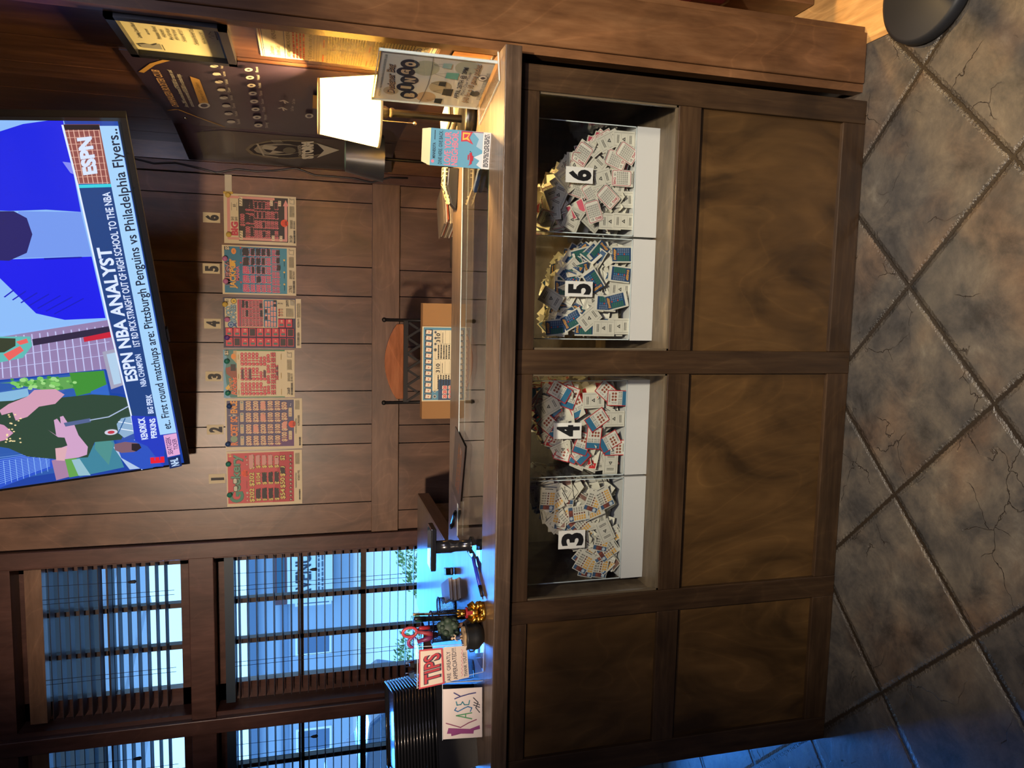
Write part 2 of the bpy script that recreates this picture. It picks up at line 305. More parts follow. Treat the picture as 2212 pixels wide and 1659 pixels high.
class Sheet:
    """a printed face: flat shapes laid on each other in a plane; o origin, eu right, ev up"""
    def __init__(s, o, eu, ev, step=.00012, lift=.0003):
        s.o, s.eu, s.ev = Vector(o), Vector(eu).normalized(), Vector(ev).normalized(); s.n = s.eu.cross(s.ev)
        s.mb = MB(); s.h = lift; s.step = step
    def frame(s):
        a, b, n, o = s.eu, s.ev, s.n, s.o
        return Matrix(((a.x, b.x, n.x, o.x), (a.y, b.y, n.y, o.y), (a.z, b.z, n.z, o.z), (0, 0, 0, 1)))
    def px(s, x, y):
        d = ray(x, y); P = CAM + d*((s.o-CAM).dot(s.n)/d.dot(s.n)) - s.o
        return (P.dot(s.eu), P.dot(s.ev))
    def add(s, vs, fs, m, up=True):
        s.mb.add([(a, b, s.h) for a, b in vs], fs, m)
        if up: s.h += s.step
    def poly(s, pts, m, up=True):
        if len(pts) > 4:
            b = bmesh.new(); f = b.faces.new([b.verts.new((p[0], p[1], 0)) for p in pts]); f.normal_update()
            if f.normal.z < 0: f.normal_flip()
            r = bmesh.ops.triangulate(b, faces=[f]); b.verts.index_update()
            s.add([(v.co.x, v.co.y) for v in b.verts], [tuple(v.index for v in q.verts) for q in b.faces], m, up); b.free()
        else: s.add(pts, [tuple(range(len(pts)))], m, up)
    def ppoly(s, pts, m, up=True): s.poly([s.px(*p) for p in pts], m, up)
    def rect(s, u0, v0, u1, v1, m, up=True): s.add([(u0, v0), (u1, v0), (u1, v1), (u0, v1)], [(0, 1, 2, 3)], m, up)
    def disc(s, u, v, r, m, r2=None, n=20, up=True):
        r2 = r2 or r; s.add([(u+r*math.cos(2*PI*i/n), v+r2*math.sin(2*PI*i/n)) for i in range(n)], [tuple(range(n))], m, up)
    def line(s, pts, w_, m, up=True):
        vs = []; fs = []
        for (a, b), (c, d) in zip(pts, pts[1:]):
            dx, dy = c-a, d-b; L_ = math.hypot(dx, dy) or 1; nx, ny = -dy/L_*w_/2, dx/L_*w_/2; ex, ey = dx/L_*w_*.3, dy/L_*w_*.3; k = len(vs)
            vs += [(a+nx-ex, b+ny-ey), (a-nx-ex, b-ny-ey), (c-nx+ex, d-ny+ey), (c+nx+ex, d+ny+ey)]; fs.append((k, k+1, k+2, k+3))
        s.add(vs, fs, m, up)
    def pline(s, pts, w_, m): s.line([s.px(*p) for p in pts], w_, m)
    def rrect(s, u0, v0, u1, v1, r, m, up=True, k=4):
        P = []
        for cx_, cy_, a0 in ((u1-r, v0+r, -PI/2), (u1-r, v1-r, 0), (u0+r, v1-r, PI/2), (u0+r, v0+r, PI)):
            P += [(cx_+r*math.cos(a0+PI/2*i/k), cy_+r*math.sin(a0+PI/2*i/k)) for i in range(k+1)]
        s.add(P, [tuple(range(len(P)))], m, up)
    def text(s, t, u, v, h, m, w_=None, align='L', bold=0., shear=0., up=True, rot=0.):
        vs, fs, asp = text_geo(t, bold)
        if not vs: return
        W = w_ if w_ else asp*h
        if align == 'C': u -= W/2*math.cos(rot); v -= W/2*math.sin(rot)
        if align == 'R': u -= W
        c, q = math.cos(rot), math.sin(rot)
        s.add([(u+(a*W+b*h*shear)*c-b*h*q, v+(a*W+b*h*shear)*q+b*h*c) for a, b in vs], fs, m, up)
    def ptext(s, t, p0, p1, pt, m, bold=0.):       # baseline start/end and cap-top above start, in picture pixels
        vs, fs, asp = text_geo(t, bold)
        a = Vector(s.px(*p0)); b = Vector(s.px(*p1))-a; c = Vector(s.px(*pt))-a
        s.add([tuple(a+b*x+c*y) for x, y in vs], fs, m)
    def greek(s, u, v, w_, h, rows, m, seed=0):     # small print too fine to read, as broken rules
        R = random.Random(seed); vs = []; fs = []
        for i in range(rows):
            y = v+h-(i+.5)*h/rows; x = u
            while x < u+w_:
                L_ = min(R.uniform(.03, .12)*w_+.001, u+w_-x); k = len(vs); t = h/rows*.25
                vs += [(x, y-t), (x+L_, y-t), (x+L_, y+t), (x, y+t)]; fs.append((k, k+1, k+2, k+3)); x += L_+w_*.025
        s.add(vs, fs, m)
    def obj(s, name, parent=None):
        o = s.mb.obj(name, None, fix=False); o.matrix_world = s.frame()
        if parent: o.parent = parent; o.matrix_parent_inverse = parent_m(parent).inverted()
        return o
def parent_m(p):
    return Matrix.LocRotScale(p.location, p.rotation_euler, p.scale)
#PART2
# ================================================================== the setting
YW, XR = 1.62, .645
FA = math.radians(45.65)
fl = MB()
def floor_pt(x, y, z=0):
    v = Matrix.Rotation(-FA, 3, 'Z') @ Vector((x-.6398, y+.1672, 0)); return (v.x, v.y, z)
fl.add([floor_pt(-4.2, -4), floor_pt(4, -4), floor_pt(4, 4.0), floor_pt(-4.2, 4.0)], [(0, 1, 2, 3)], floor_mat())
fo = fl.obj('floor', fix=False); fo.location = (.6398, -.1672, 0); fo.rotation_euler = (0, 0, FA); struct(fo)
struct(box('floor', .766, 4, -.2, 4.0, -.02, .003, oak_m))
struct(box('ceiling', -4.2, 4, -4, 4, 3.0, 3.06, mat((.10, .07, .05), .8)))
struct(box('wall_front', -4.2, 4, -4.06, -4, 0, 3, mat((.12, .07, .045), .7)))
struct(box('wall_left', -4.26, -4.2, -4, 1.72, 0, 3, mat((.10, .055, .035), .7)))
struct(box('wall_far_right', 4, 4.06, -4, 4, 0, 3, mat((.12, .07, .045), .7)))
struct(box('wall_far_back', .80, 4, 3.2, 3.26, 0, 3, mat((.20, .11, .05), .7)))

# plank wall behind the counter
wb = MB(); G = .0022
DK = mat((.012, .006, .004), .8, name='dark_groove')
xs = [.572, .523, .446, .163, .033, -.179, -.393, -.547, -.636, -.935, -1.05]
xu = [.53, .446, .163, .033, -.179, -.393, -.547, -.636, -.91, -1.05]
for a, b in zip(xu[1:], xu): wb.box(a+G, b-G, YW, YW+.03, 1.25, 3, wall_m)
xl = [.531, .437, .156, .037, -.192, -.397, -.555, -.639, -.958, -1.05]
for a, b in zip(xl[1:], xl): wb.box(a+G, b-G, YW, YW+.03, 0, 1.14, wall_m)
wb.box(-1.06, .66, YW+.012, YW+.10, 0, 3, DK)
struct(wb.obj('wall_back'))
struct(box('trim_1', -1.05, .531, YW-.018, YW+.01, 1.133, 1.255, rail_m, bevel=.002))
struct(box('trim_2', .531, .577, YW-.018, YW+.01, 0, 3, case_m, bevel=.002))
struct(box('trim_3', .577, .66, YW-.03, YW+.01, 0, 3, rwall_m))
struct(box('trim_4', -1.123, -1.052, YW-.03, YW+.14, 0, 3, case_m, bevel=.003))
struct(box('trim_5', -1.937, -1.870, YW-.03, YW+.14, 0, 3, case_m, bevel=.003))
struct(box('trim_6', -2.752, -2.684, YW-.03, YW+.14, 0, 3, case_m, bevel=.003))

# right-hand partition and the post that ends it
wr = MB()
for a, b in ((.088, .36), (.36, .60), (.60, .90), (.90, 1.18), (1.18, 1.42), (1.42, YW+.02)):
    wr.box(XR, XR+.02, a+.002, b-.002, 0, 3, rwall_m)
wr.box(XR+.012, .80, .12, YW+.1, 0, 3, DK)
wr.box(.80, .812, .2, YW+.1, 0, 3, post_m)
wr.box(.80, .83, YW+.1, 3.22, 0, 3, post_m)
struct(wr.obj('wall_right'))
struct(box('trim_7', .634, .656, .052, .090, 0, 3, post_m))
struct(box('trim_8', .657, .797, .045, .2, 0, 3, post_m, bevel=.004))
struct(box('trim_9', .799, .815, .056, .2, 0, 3, post_m))

# walls around the windows
wx = MB()
for a, b in ((-1.87, -1.123), (-2.684, -1.937)):
    wx.box(a, b, YW, YW+.14, 2.735, 3, case_m)
    wx.box(a, b, YW, YW+.14, 0, .93 if a > -2 else .30, wall_m)
wx.box(-3.0, -2.752, YW, YW+.14, 0, 3, wall_m); wx.box(-4.2, -3.0, YW, YW+.14, 2.2, 3, wall_m)
struct(wx.obj('wall_back'))
struct(box('trim_10', -1.87, -1.123, YW-.016, YW+.12, 1.942, 2.045, case_m, bevel=.003))
struct(box('trim_11', -2.684, -1.937, YW-.016, YW+.12, 1.942, 2.045, case_m, bevel=.003))

BL = mat(hx('2a2328'), .45, name='dark_blind_slat'); BLH = mat(hx('22303c'), .4, name='blind_headrail')
CORD = mat(hx('1c1c22'), .6, name='blind_cord'); MUN = mat(hx('2c1d1a'), .5, name='dark_sash_paint')
wn_ = [0]
def window(x0, x1, z0, z1, zs, valz, labelw, labelb, slat0, slat1, wand=True):
    wn_[0] += 1
    w = struct(bpy.data.objects.new('window_%d' % wn_[0], None)); COL.objects.link(w); w.location = ((x0+x1)/2, YW, z0)
    ox = (x0+x1)/2
    def part(mb, n): o = mb.obj(n, w); o.location = (-ox, -YW, -z0); return o
    gx1 = x1-.062; gx0 = x0+.10
    y0, y1 = YW+.10, YW+.145
    f = MB()
    f.box(x0, gx0, y0, y1, z0, z1, case_m); f.box(gx1, x1, y0, y1, z0, z1, case_m)
    f.box(x0, x1, y0, y1, z0, zs[0], case_m); f.box(x0, x1, y0, y1, zs[-1], z1, case_m)
    f.box(x0, x0+.02, YW, y0, z0, z1, case_m); f.box(x1-.012, x1, YW, y0, z0, z1, case_m)
    part(f, 'window_frame')
    p = MB(); p.box(gx0, gx1, y0+.02, y0+.024, zs[0], zs[-1], GLASS); part(p, 'pane')
    m = MB(); n = 3
    for k in (1, 2): xx = gx0+(gx1-gx0)*k/3; m.box(xx-.011, xx+.011, y0+.004, y1-.004, zs[0], zs[-1], MUN)
    for z in zs[1:-1]: m.box(gx0, gx1, y0+.004, y1-.004, z-.013, z+.013, MUN)
    part(m, 'muntins')
    b = thing('window_blind', labelb, 'blind', (ox, YW+.05, slat1), group=None)
    def bp(mb, n): o = mb.obj(n, b); o.location = (-ox, -YW-.05, -slat1); return o
    h = MB(); h.box(x0+.045, x1-.02, YW+.02, YW+.07, valz[0], valz[1], rail_m if valz[2] else BLH); bp(h, 'headrail')
    s = MB(); z = slat1
    while z > slat0:
        M = Matrix.Translation((0, YW+.048, z)) @ Matrix.Rotation(-.085, 4, 'X')
        s.box(x0+.05, x1-.022, -.0235, .0235, -.0014, .0014, BL, M); z -= .0378
    bp(s, 'slats')
    for xx in (x1-.155, x1-.175, x0+.235, x0+.215): c = MB(); c.tube([(xx, YW+.022, valz[0]), (xx+.003, YW+.022, slat0)], .0011, CORD, 5); bp(c, 'ladder_cord')
    c = MB(); c.tube([(x1-.095, YW+.02, valz[0]), (x1-.10, YW+.018, valz[0]-.335)], .001, CORD, 5)
    c.lathe([(.002, 0), (.007, -.012), (.008, -.03), (.002, -.034)], CORD, (x1-.10, YW+.018, valz[0]-.33), 10)
    bp(c, 'pull_cord')
window(-1.87, -1.123, 2.045, 2.735, [2.095, 2.388, 2.665], (2.625, 2.690, 1), '', 'dark slatted blind on the small upper window beside the plank wall', 2.11, 2.60)
window(-1.87, -1.123, .93, 1.942, [.99, 1.283, 1.574, 1.862], (1.862, 1.902, 0), '', 'dark slatted blind on the tall lower window right behind the side counter', .99, 1.842)
window(-2.684, -1.937, 2.045, 2.735, [2.095, 2.388, 2.665], (2.625, 2.690, 1), '', 'dark slatted blind on the upper window at the left picture side', 2.11, 2.60)
window(-2.684, -1.937, .30, 1.942, [.41, .70, .99, 1.283, 1.574, 1.862], (1.862, 1.902, 0), '', 'dark slatted blind on the tall window behind the black tray stack', 1.0, 1.842)
d5 = MB(); d5.box(-3.0, -2.94, YW+.05, YW+.1, 0, 2.2, case_m); d5.box(-4.2, -4.12, YW+.05, YW+.1, 0, 2.2, case_m); d5.box(-4.2, -3, YW+.05, YW+.1, 2.1, 2.2, case_m)
d5.box(-4.2, -3, YW+.05, YW+.1, 0, .12, case_m); d5.box(-4.12, -2.94, YW+.07, YW+.074, .12, 2.1, GLASS)
struct(d5.obj('door_1'))

# ================================================================== outdoors, seen through the blinds
struct(box('ground', -60, 30, 1.9, 70, -.35, -.30, mat(hx('c4ccd4'), .8)))
pc = MB(); pc.box(-12, -.4, 1.78, 6.4, 3.15, 3.20, mat(hx('dfe5ea'), .6, name='porch_metal'))
struct(pc.obj('ceiling'))
pr = MB()
for k in range(9): pr.bar((-9+k*1.3, 1.8, 3.135), (-7+k*1.3, 6.4, 3.135), .09, .03, mat(hx('dfe6ee'), .6))
tag(pr.obj('porch_rafters'), 'pale diagonal rafters under the porch roof outside the upper windows', 'rafters')
bd = thing('building', 'pale blue grey shop building with dark roof across the street', 'building', (-15, 30, -.3))
def bb(n, *a, **k): return box(n, *a, parent=bd, **k)
bb('shopfront_band', -12, 9, -.12, 0, 2.7, 3.0, mat(hx('6c86a8'), .7)); bb('wall', -12, 9, 0, 6, 0, 3.9, mat(hx('9db4cf'), .8)); bb('roof', -12.4, 9.4, -.4, 6, 3.9, 4.3, mat(hx('5c7696'), .7))
for k in range(9):
    f = box('window', -11+k*2.2, -9.9+k*2.2, -.05, .0, .9, 2.4, mat(hx('e8f4ff'), .4), bd); box('pane', -10.9+k*2.2, -10+k*2.2, -.07, -.05, 1.0, 2.3, mat(hx('4e6f98'), .1), f)
sg = Sheet((-12.3, 29.6, .9), (1, 0, 0), (0, 0, 1), step=.01, lift=.05)
sg.rect(-.2, -.35, 2.5, 1.5, ink('cfe3ee')); sg.rect(-.2, 1.5, 2.5, 2.0, ink('5a3c48')); sg.rect(.1, 1.6, 2.2, 1.9, ink('2a5c7c')); sg.text('AVENUE', 0, .55, .62, ink('20364e'), 2.2, bold=.02); sg.greek(0, 0, 2.1, .3, 2, ink('4a6078'))
sg.obj('sign_lettering', bd)
R = random.Random(4)
def bush(name, label, cat, cx, cy, cz, rx, ry, rz, n, cols, leaf=.09, group=None, trunk=0):
    t = thing(name, label, cat, (cx, cy, -.3), group=group)
    m = MB()
    for i in range(n):
        a, b = R.uniform(0, 2*PI), math.acos(R.uniform(-1, 1)); rr = R.uniform(.75, 1)
        p = Vector((rx*rr*math.sin(b)*math.cos(a), ry*rr*math.sin(b)*math.sin(a), cz+.3+rz*rr*math.cos(b)))
        q = Vector((R.gauss(0, 1), R.gauss(0, 1), R.gauss(0, 1))).normalized(); e = q.orthogonal().normalized(); g = q.cross(e); l = leaf*R.uniform(.6, 1.3)
        m.add([p-e*l, p-g*l*.45, p+e*l, p+g*l*.45], [(0, 1, 2, 3)], cols[i % len(cols)])
    m.obj('foliage', t, fix=False)
    s = MB(); s.tube([(0, 0, 0), (0, 0, cz+.3)], [.05, .03], mat(hx('4a3a2c'), .9)); s.obj('stem', t); return t
GR = [mat(hx(c), .7, name='leaf') for c in ('7ea05a', '98b86c', 'b8cc8c', '5d7f4a')]
for k, (bx_, by_, hh) in enumerate(((-4.75, 7.6, .42), (-6.4, 7.9, .45), (-8.1, 7.5, .4), (-9.8, 8.0, .45), (-3.1, 7.7, .4))):
    bush('hedge_shrub', 'rounded green shrub in the hedge row outside the windows', 'shrub', bx_, by_, .05, .76, .5, hh, 1500, GR, .035, 'hedge shrubs outside the windows')
def car(x, y, s, body, label):
    t = thing('car', label, 'car', (x, y, -.3)); B = mat(hx(body), .25, coat=.6, name='car_paint')
    b = MB(); b.prism([(-2.2, .35), (2.2, .35), (2.3, .75), (2.1, 1.0), (1.1, 1.08), (.6, 1.6), (-1.7, 1.62), (-2.2, 1.05)], -.85, .85, B); o = b.obj('body', t, bevel=.05)
    g = MB(); g.prism([(1.0, 1.08), (.55, 1.53), (-1.6, 1.54), (-2.0, 1.08)], -.87, .87, mat(hx('6f93bd'), .08)); g.obj('side_windows', t)
    for wx_ in (-1.4, 1.4):
        for wy in (-.8, .8):
            q = MB(); q.tube([(wx_, wy-.12, .34), (wx_, wy+.12, .34)], .34, mat((.02, .02, .02), .8), 20); q.obj('wheel', t)
car(-8.2, 9.5, 1, '34537a', 'dark blue car parked beyond the hedge row'); car(-14.5, 12, 1, 'c3d2e4', 'silver car parked farther left across the lot')

# ================================================================== display cabinet and counter
cab = thing('display_cabinet', 'dark stained wooden front counter cabinet with glazed ticket display', 'cabinet', (0, 0, 0))
CX0, CX1, F0, F1 = -1.307, .605, .03, .052
for a, b in ((.541, CX1), (-.172, -.108), (-.848, -.785), (CX0, -1.236)):
    box('stile', a, b, F0, F1, 0, 1.03, cab_z, cab, bevel=.002)
def rails(z0, z1, spans, f=0.0):
    for a, b in spans: box('rail', a, b, F0+.001, F1, z0, z1, cab_x, cab, bevel=.002)
SP = ((-.108, .541), (-.785, -.172), (-1.236, -.848))
rails(.971, 1.03, SP); rails(.519, .585, SP); rails(0, .073, SP)
for i, (a, b) in enumerate(SP):
    box('lower_panel', a-.005, b+.005, .044, .052, .068, .524, panel_m, cab)
box('upper_panel', -1.241, -.843, .044, .052, .58, .976, panel_m, cab)
BEAD = mat((.10, .075, .045), .35, name='glazing_bead')
for a, b in SP[:2]:
    box('glass_pane', a-.004, b+.004, .0462, .0498, .58, .976, GLASS, cab)
    bdm = MB(); bdm.box(a, b, .036, .046, .585, .590, BEAD); bdm.box(a, a+.005, .036, .046, .585, .971, BEAD); bdm.box(b-.005, b, .036, .046, .585, .971, BEAD); bdm.obj('glazing_bead', cab)
INT = wood('dark_cabinet_interior', (.075, .050, .028), (.12, .085, .05), (.18, .13, .08), 'x', rough=.5, blotch=.3, fine=20)
cs = MB()
cs.box(CX0, CX0+.018, F1, .62, 0, 1.03, INT); cs.box(CX1-.018, CX1, F1, .62, 0, 1.03, INT); cs.box(-.83, -.812, F1, .62, 0, 1.03, INT)
cs.box(CX0, CX1, .60, .62, 0, 1.03, INT); cs.box(CX0, CX1, F1, .60, .555, .573, INT); cs.box(CX0, CX1, F1, .60, 0, .02, INT)
cs.obj('carcass', cab)

ct = thing('countertop', 'oak countertop of the front counter with long glass insert', 'countertop', (0, 0, 1.03))
GX0, GX1, GY0, GY1 = -.745, .452, .152, .512
tb = MB(); T0, T1 = 0, .04
tb.box(-1.335, .633, .004, GY0, T0, T1, top_m); tb.box(-1.335, .633, GY1, .66, T0, T1, top_m)
tb.box(-1.335, GX0, GY0, GY1, T0, T1, top_m); tb.box(GX1, .633, GY0, GY1, T0, T1, top_m)
tb.obj('board', ct)
box('front_edge', -1.337, .634, 0, .008, -.002, T1-.0006, edge_m, ct, bevel=.0015)
gi = MB(); gi.box(GX0+.001, GX1-.001, GY0+.001, GY1-.003, T1-.010, T1-.001, glass_mat('counter_glass', (.95, .98, .96), 1.0, .0, .02)); gi.obj('glass_insert', ct)
ge = MB(); ge.box(GX0, GX1, GY0, GY0+.0018, T1-.010, T1, GEDGE); ge.box(GX1-.002, GX1, GY0, GY1, T1-.010, T1, GEDGE)
ge.box(GX0, GX1, GY1-.0025, GY1, T1-.0025, T1+.0003, AEDGE); ge.obj('glass_edge', ct)

sc_ = thing('side_counter', 'lower wooden side counter running from the front counter to the window', 'counter', (-1.08, 1.03, 0))
def sb(n, x0, x1, y0, y1, z0, z1, m, **k):
    return box(n, x0+1.08, x1+1.08, y0-1.03, y1-1.03, z0, z1, m, sc_, **k)
sb('top', -1.335, -.835, .662, 1.41, 1.022, 1.0695, top_m); sb('edge_band', -.838, -.828, .662, 1.41, 1.021, 1.069, wood('worn_counter_edge', (.10, .055, .025), (.17, .10, .05), (.22, .14, .08), 'y', blotch=.15, fine=60))
sb('body', -1.31, -.87, .66, 1.38, 0, 1.02, INT)
# ================================================================== ticket bins
def art(kind):
    """printed pull-tab ticket: front art on +n side, plain printed back on -n side; .046 x .066 m"""
    W_, H_ = .046, .066
    m = MB(); PAPER = ink('cfcabb'); m.box(-W_/2, W_/2, -H_/2, H_/2, -.0004, .0004, PAPER)
    s = Sheet((0, 0, 0), (1, 0, 0), (0, 1, 0), step=.00003, lift=.00045)
    K = ink('2b2a2c')
    if kind == 'red':
        s.rect(-.023, -.033, .023, .033, ink('b3262a')); s.rect(-.0205, -.0305, .0205, .0305, ink('d6d2c6'))
        s.rect(-.0205, .014, .0205, .0305, ink('2f6a8c')); s.text('$300 $200', 0, .008, .0045, K, .037, 'C'); s.text('$150 $100', 0, .002, .0045, K, .037, 'C')
        for r_ in range(2):
            for c in range(3): s.disc(-.013+c*.009, -.007-r_*.009, .0035, ink('8e4a33'))
            s.text('37'[r_], .012, -.010-r_*.009, .006, K)
        s.greek(-.012, -.028, .024, .004, 2, K)
    elif kind == 'big':
        s.rrect(-.021, -.026, .021, .031, .005, ink('a8324c')); s.rrect(-.0195, -.0245, .0195, .0295, .004, ink('ddd8ca'))
        s.text('BIG', -.017, .020, .007, ink('a8324c'), .018, bold=.03); s.text('$5', .006, .020, .006, K, .008)
        for r_ in range(6):
            for c in range(3): s.text('$100', -.017+c*.012, .013-r_*.0058, .0042, K, .0105, bold=.01)
        s.greek(-.015, -.031, .03, .004, 1, K)
    elif kind == 'blue':
        s.rect(-.019, -.024, .019, .033, ink('1e3f66')); s.rect(-.019, -.030, .019, -.024, ink('d8d3c5'))
        s.text('SWEEP', 0, .022, .007, ink('d99a3a'), .030, 'C', bold=.04)
        for r_ in range(6):
            s.rect(-.018, .0155-r_*.0062-.0022, -.003, .0155-r_*.0062+.0024, ink('2f6655')); s.text('$100', .005, .0135-r_*.0062, .004, ink('9aa8bb'), .012)
            s.disc(.001, .0155-r_*.0062, .0022, ink('c25238' if r_ % 3 == 0 else '3a7aa0'))
    else:
        s.rect(-.021, .018, .021, .031, ink('3c5878')); s.rect(-.006, .018, .012, .031, ink('6e3a33')); s.disc(-.012, .025, .005, ink('b9c4cc')); s.disc(.008, .025, .004, ink('8a4c3c'))
        for r_ in range(5):
            for c in range(2): s.rect(-.019+c*.0075, .011-r_*.0075, -.0128+c*.0075, .0162-r_*.0075, ink('d8a34c'))
            s.disc(.0, .0135-r_*.0075, .0025, ink('6b3a2c')); s.text('$100', .006, .0115-r_*.0075, .004, K, .013, bold=.02)
        s.greek(-.012, -.031, .024, .004, 1, K)
    k0 = len(m.v); m2 = s.mb
    m.v += m2.v
    for f, mi_, sm in zip(m2.f, m2.m, m2.sm): m.f.append(tuple(a+k0 for a in f)); m.m.append(m.mi(m2.mats[mi_])); m.sm.append(sm)
    # back: three perforated tabs with a triangle mark
    b = Sheet((0, 0, 0), (1, 0, 0), (0, 1, 0), step=.00003, lift=.00045)
    BK = ink('33332f')
    for q in (-1, 0, 1):
        b.rect(-.015, .008+q*.020, .015, .0085+q*.020, ink('8a877c'))
    b.rect(-.018, -.030, -.0172, .030, ink('77756c')); b.rect(.0172, -.030, .018, .030, ink('77756c'))
    b.poly([(-.006, -.004), (.006, -.004), (0, .006)], BK); b.poly([(-.002, -.002), (.002, -.002), (0, .002)], ink('cfcabb'))
    b.greek(-.011, .014, .022, .008, 2, BK, 3); b.greek(-.011, -.024, .022, .008, 2, BK, 4)
    k0 = len(m.v); m.v += [(-x, y, -z) for x, y, z in b.mb.v]
    for f, mi_, sm in zip(b.mb.f, b.mb.m, b.mb.sm): m.f.append(tuple(a+k0 for a in f)); m.m.append(m.mi(b.mb.mats[mi_])); m.sm.append(sm)
    return m
TM = {}
for kind in ('red', 'big', 'blue', 'gold'):
    TM[kind] = art(kind).mesh('pull_tab_ticket')
BINY = .163
def number_face(sh, d, u, v, w_, h_):
    sh.rect(u, v, u+w_, v+h_, ink('dad8d0')); sh.text(d, u+w_*.14, v+h_*.11, h_*.78, ink('0c0c0e'), w_*.72, bold=.045)
RB = random.Random(11)
binspec = [('6', .206, .512, 'big', 'white and red', (.345, .772, .043, .080), .985, [(0, .655), (.1, .70), (.3, .80), (.55, .885), (.8, .90), (1, .91)]),
           ('5', -.088, .202, 'blue', 'blue', (.034, .762, .043, .082), .985, [(0, .86), (.2, .87), (.45, .86), (.7, .85), (.9, .80), (1, .74)]),
           ('4', -.482, -.200, 'red', 'red bordered', (-.369, .782, .046, .084), .985, [(0, .72), (.12, .80), (.3, .885), (.6, .90), (.85, .89), (1, .87)]),
           ('3', -.795, -.486, 'gold', 'white and gold', (-.692, .760, .054, .082), .985, [(0, .66), (.16, .70), (.35, .775), (.6, .84), (.85, .88), (1, .86)])]
# (u along the bin from its left side, height) profiles: measured left -> right in the photo
binspec[0] = binspec[0][:7]+([(0, .915), (.2, .90), (.45, .885), (.6, .85), (.72, .80), (.85, .76), (1, .70)],)
binspec[1] = binspec[1][:7]+([(0, .86), (.12, .875), (.3, .86), (.55, .85), (.75, .83), (.9, .78), (1, .70)],)
binspec[2] = binspec[2][:7]+([(0, .70), (.12, .76), (.25, .84), (.45, .88), (.7, .90), (.9, .91), (1, .89)],)
binspec[3] = binspec[3][:7]+([(0, .62), (.18, .68), (.32, .76), (.5, .84), (.75, .90), (1, .92)],)
def prof(P, t):
    for (a, za), (b, zb) in zip(P, P[1:]):
        if a <= t <= b: return za+(zb-za)*(t-a)/(b-a)
    return P[-1][1]
hand = {  # tickets lying flat against the clear front: (px, py, turn in degrees, back side?)
 '6': [(1353, 330, -60, 0), (1329, 345, -70, 0), (1345, 385, 90, 0), (1313, 424, -48, 0), (1283, 455, -20, 0), (1353, 478, 90, 1), (1320, 478, 90, 1), (1350, 300, 90, 1), (1318, 303, 60, 1), (1300, 385, 70, 1), (1281, 415, -35, 0), (1262, 330, 30, 0), (1352, 430, 88, 1), (1330, 400, 100, 1), (1290, 360, 40, 1)],
 '5': [(1347, 550, 88, 0), (1338, 592, -85, 0), (1333, 650, 75, 0), (1308, 655, -88, 0), (1305, 710, 90, 1), (1338, 705, 90, 1), (1192, 645, -60, 1), (1283, 605, -35, 0), (1275, 688, 50, 1), (1240, 690, 60, 0), (1205, 708, 85, 0), (1268, 715, 90, 0), (1345, 625, 92, 1), (1325, 735, 90, 1), (1285, 650, 20, 1)],
 '4': [(1336, 860, -88, 0), (1312, 847, -50, 0), (1290, 907, 55, 0), (1327, 905, 90, 1), (1283, 865, 88, 1), (1284, 947, 5, 0), (1318, 955, 60, 0), (1335, 968, 90, 0), (1321, 1003, 2, 1), (1212, 830, -60, 0), (1187, 880, 60, 1), (1190, 920, -50, 0), (1262, 960, 20, 0), (1255, 980, -40, 0), (1308, 900, 30, 1), (1235, 860, 20, 0), (1222, 840, 70, 0), (1250, 880, -25, 0)],
 '3': [(1305, 1075, -25, 0), (1282, 1082, 20, 0), (1251, 1109, 82, 0), (1282, 1103, 70, 0), (1308, 1148, -25, 1), (1302, 1168, 15, 0), (1316, 1190, 55, 0), (1263, 1215, 30, 0), (1271, 1225, 15, 0), (1300, 1230, 10, 0), (1186, 1080, 5, 0), (1203, 1085, 60, 0), (1330, 1160, 60, 0), (1265, 1200, 40, 0), (1230, 1120, -40, 0), (1262, 1140, 50, 0), (1292, 1130, 80, 1), (1215, 1075, 30, 1), (1190, 1068, 80, 1), (1268, 1160, -50, 0)]}
count = 0
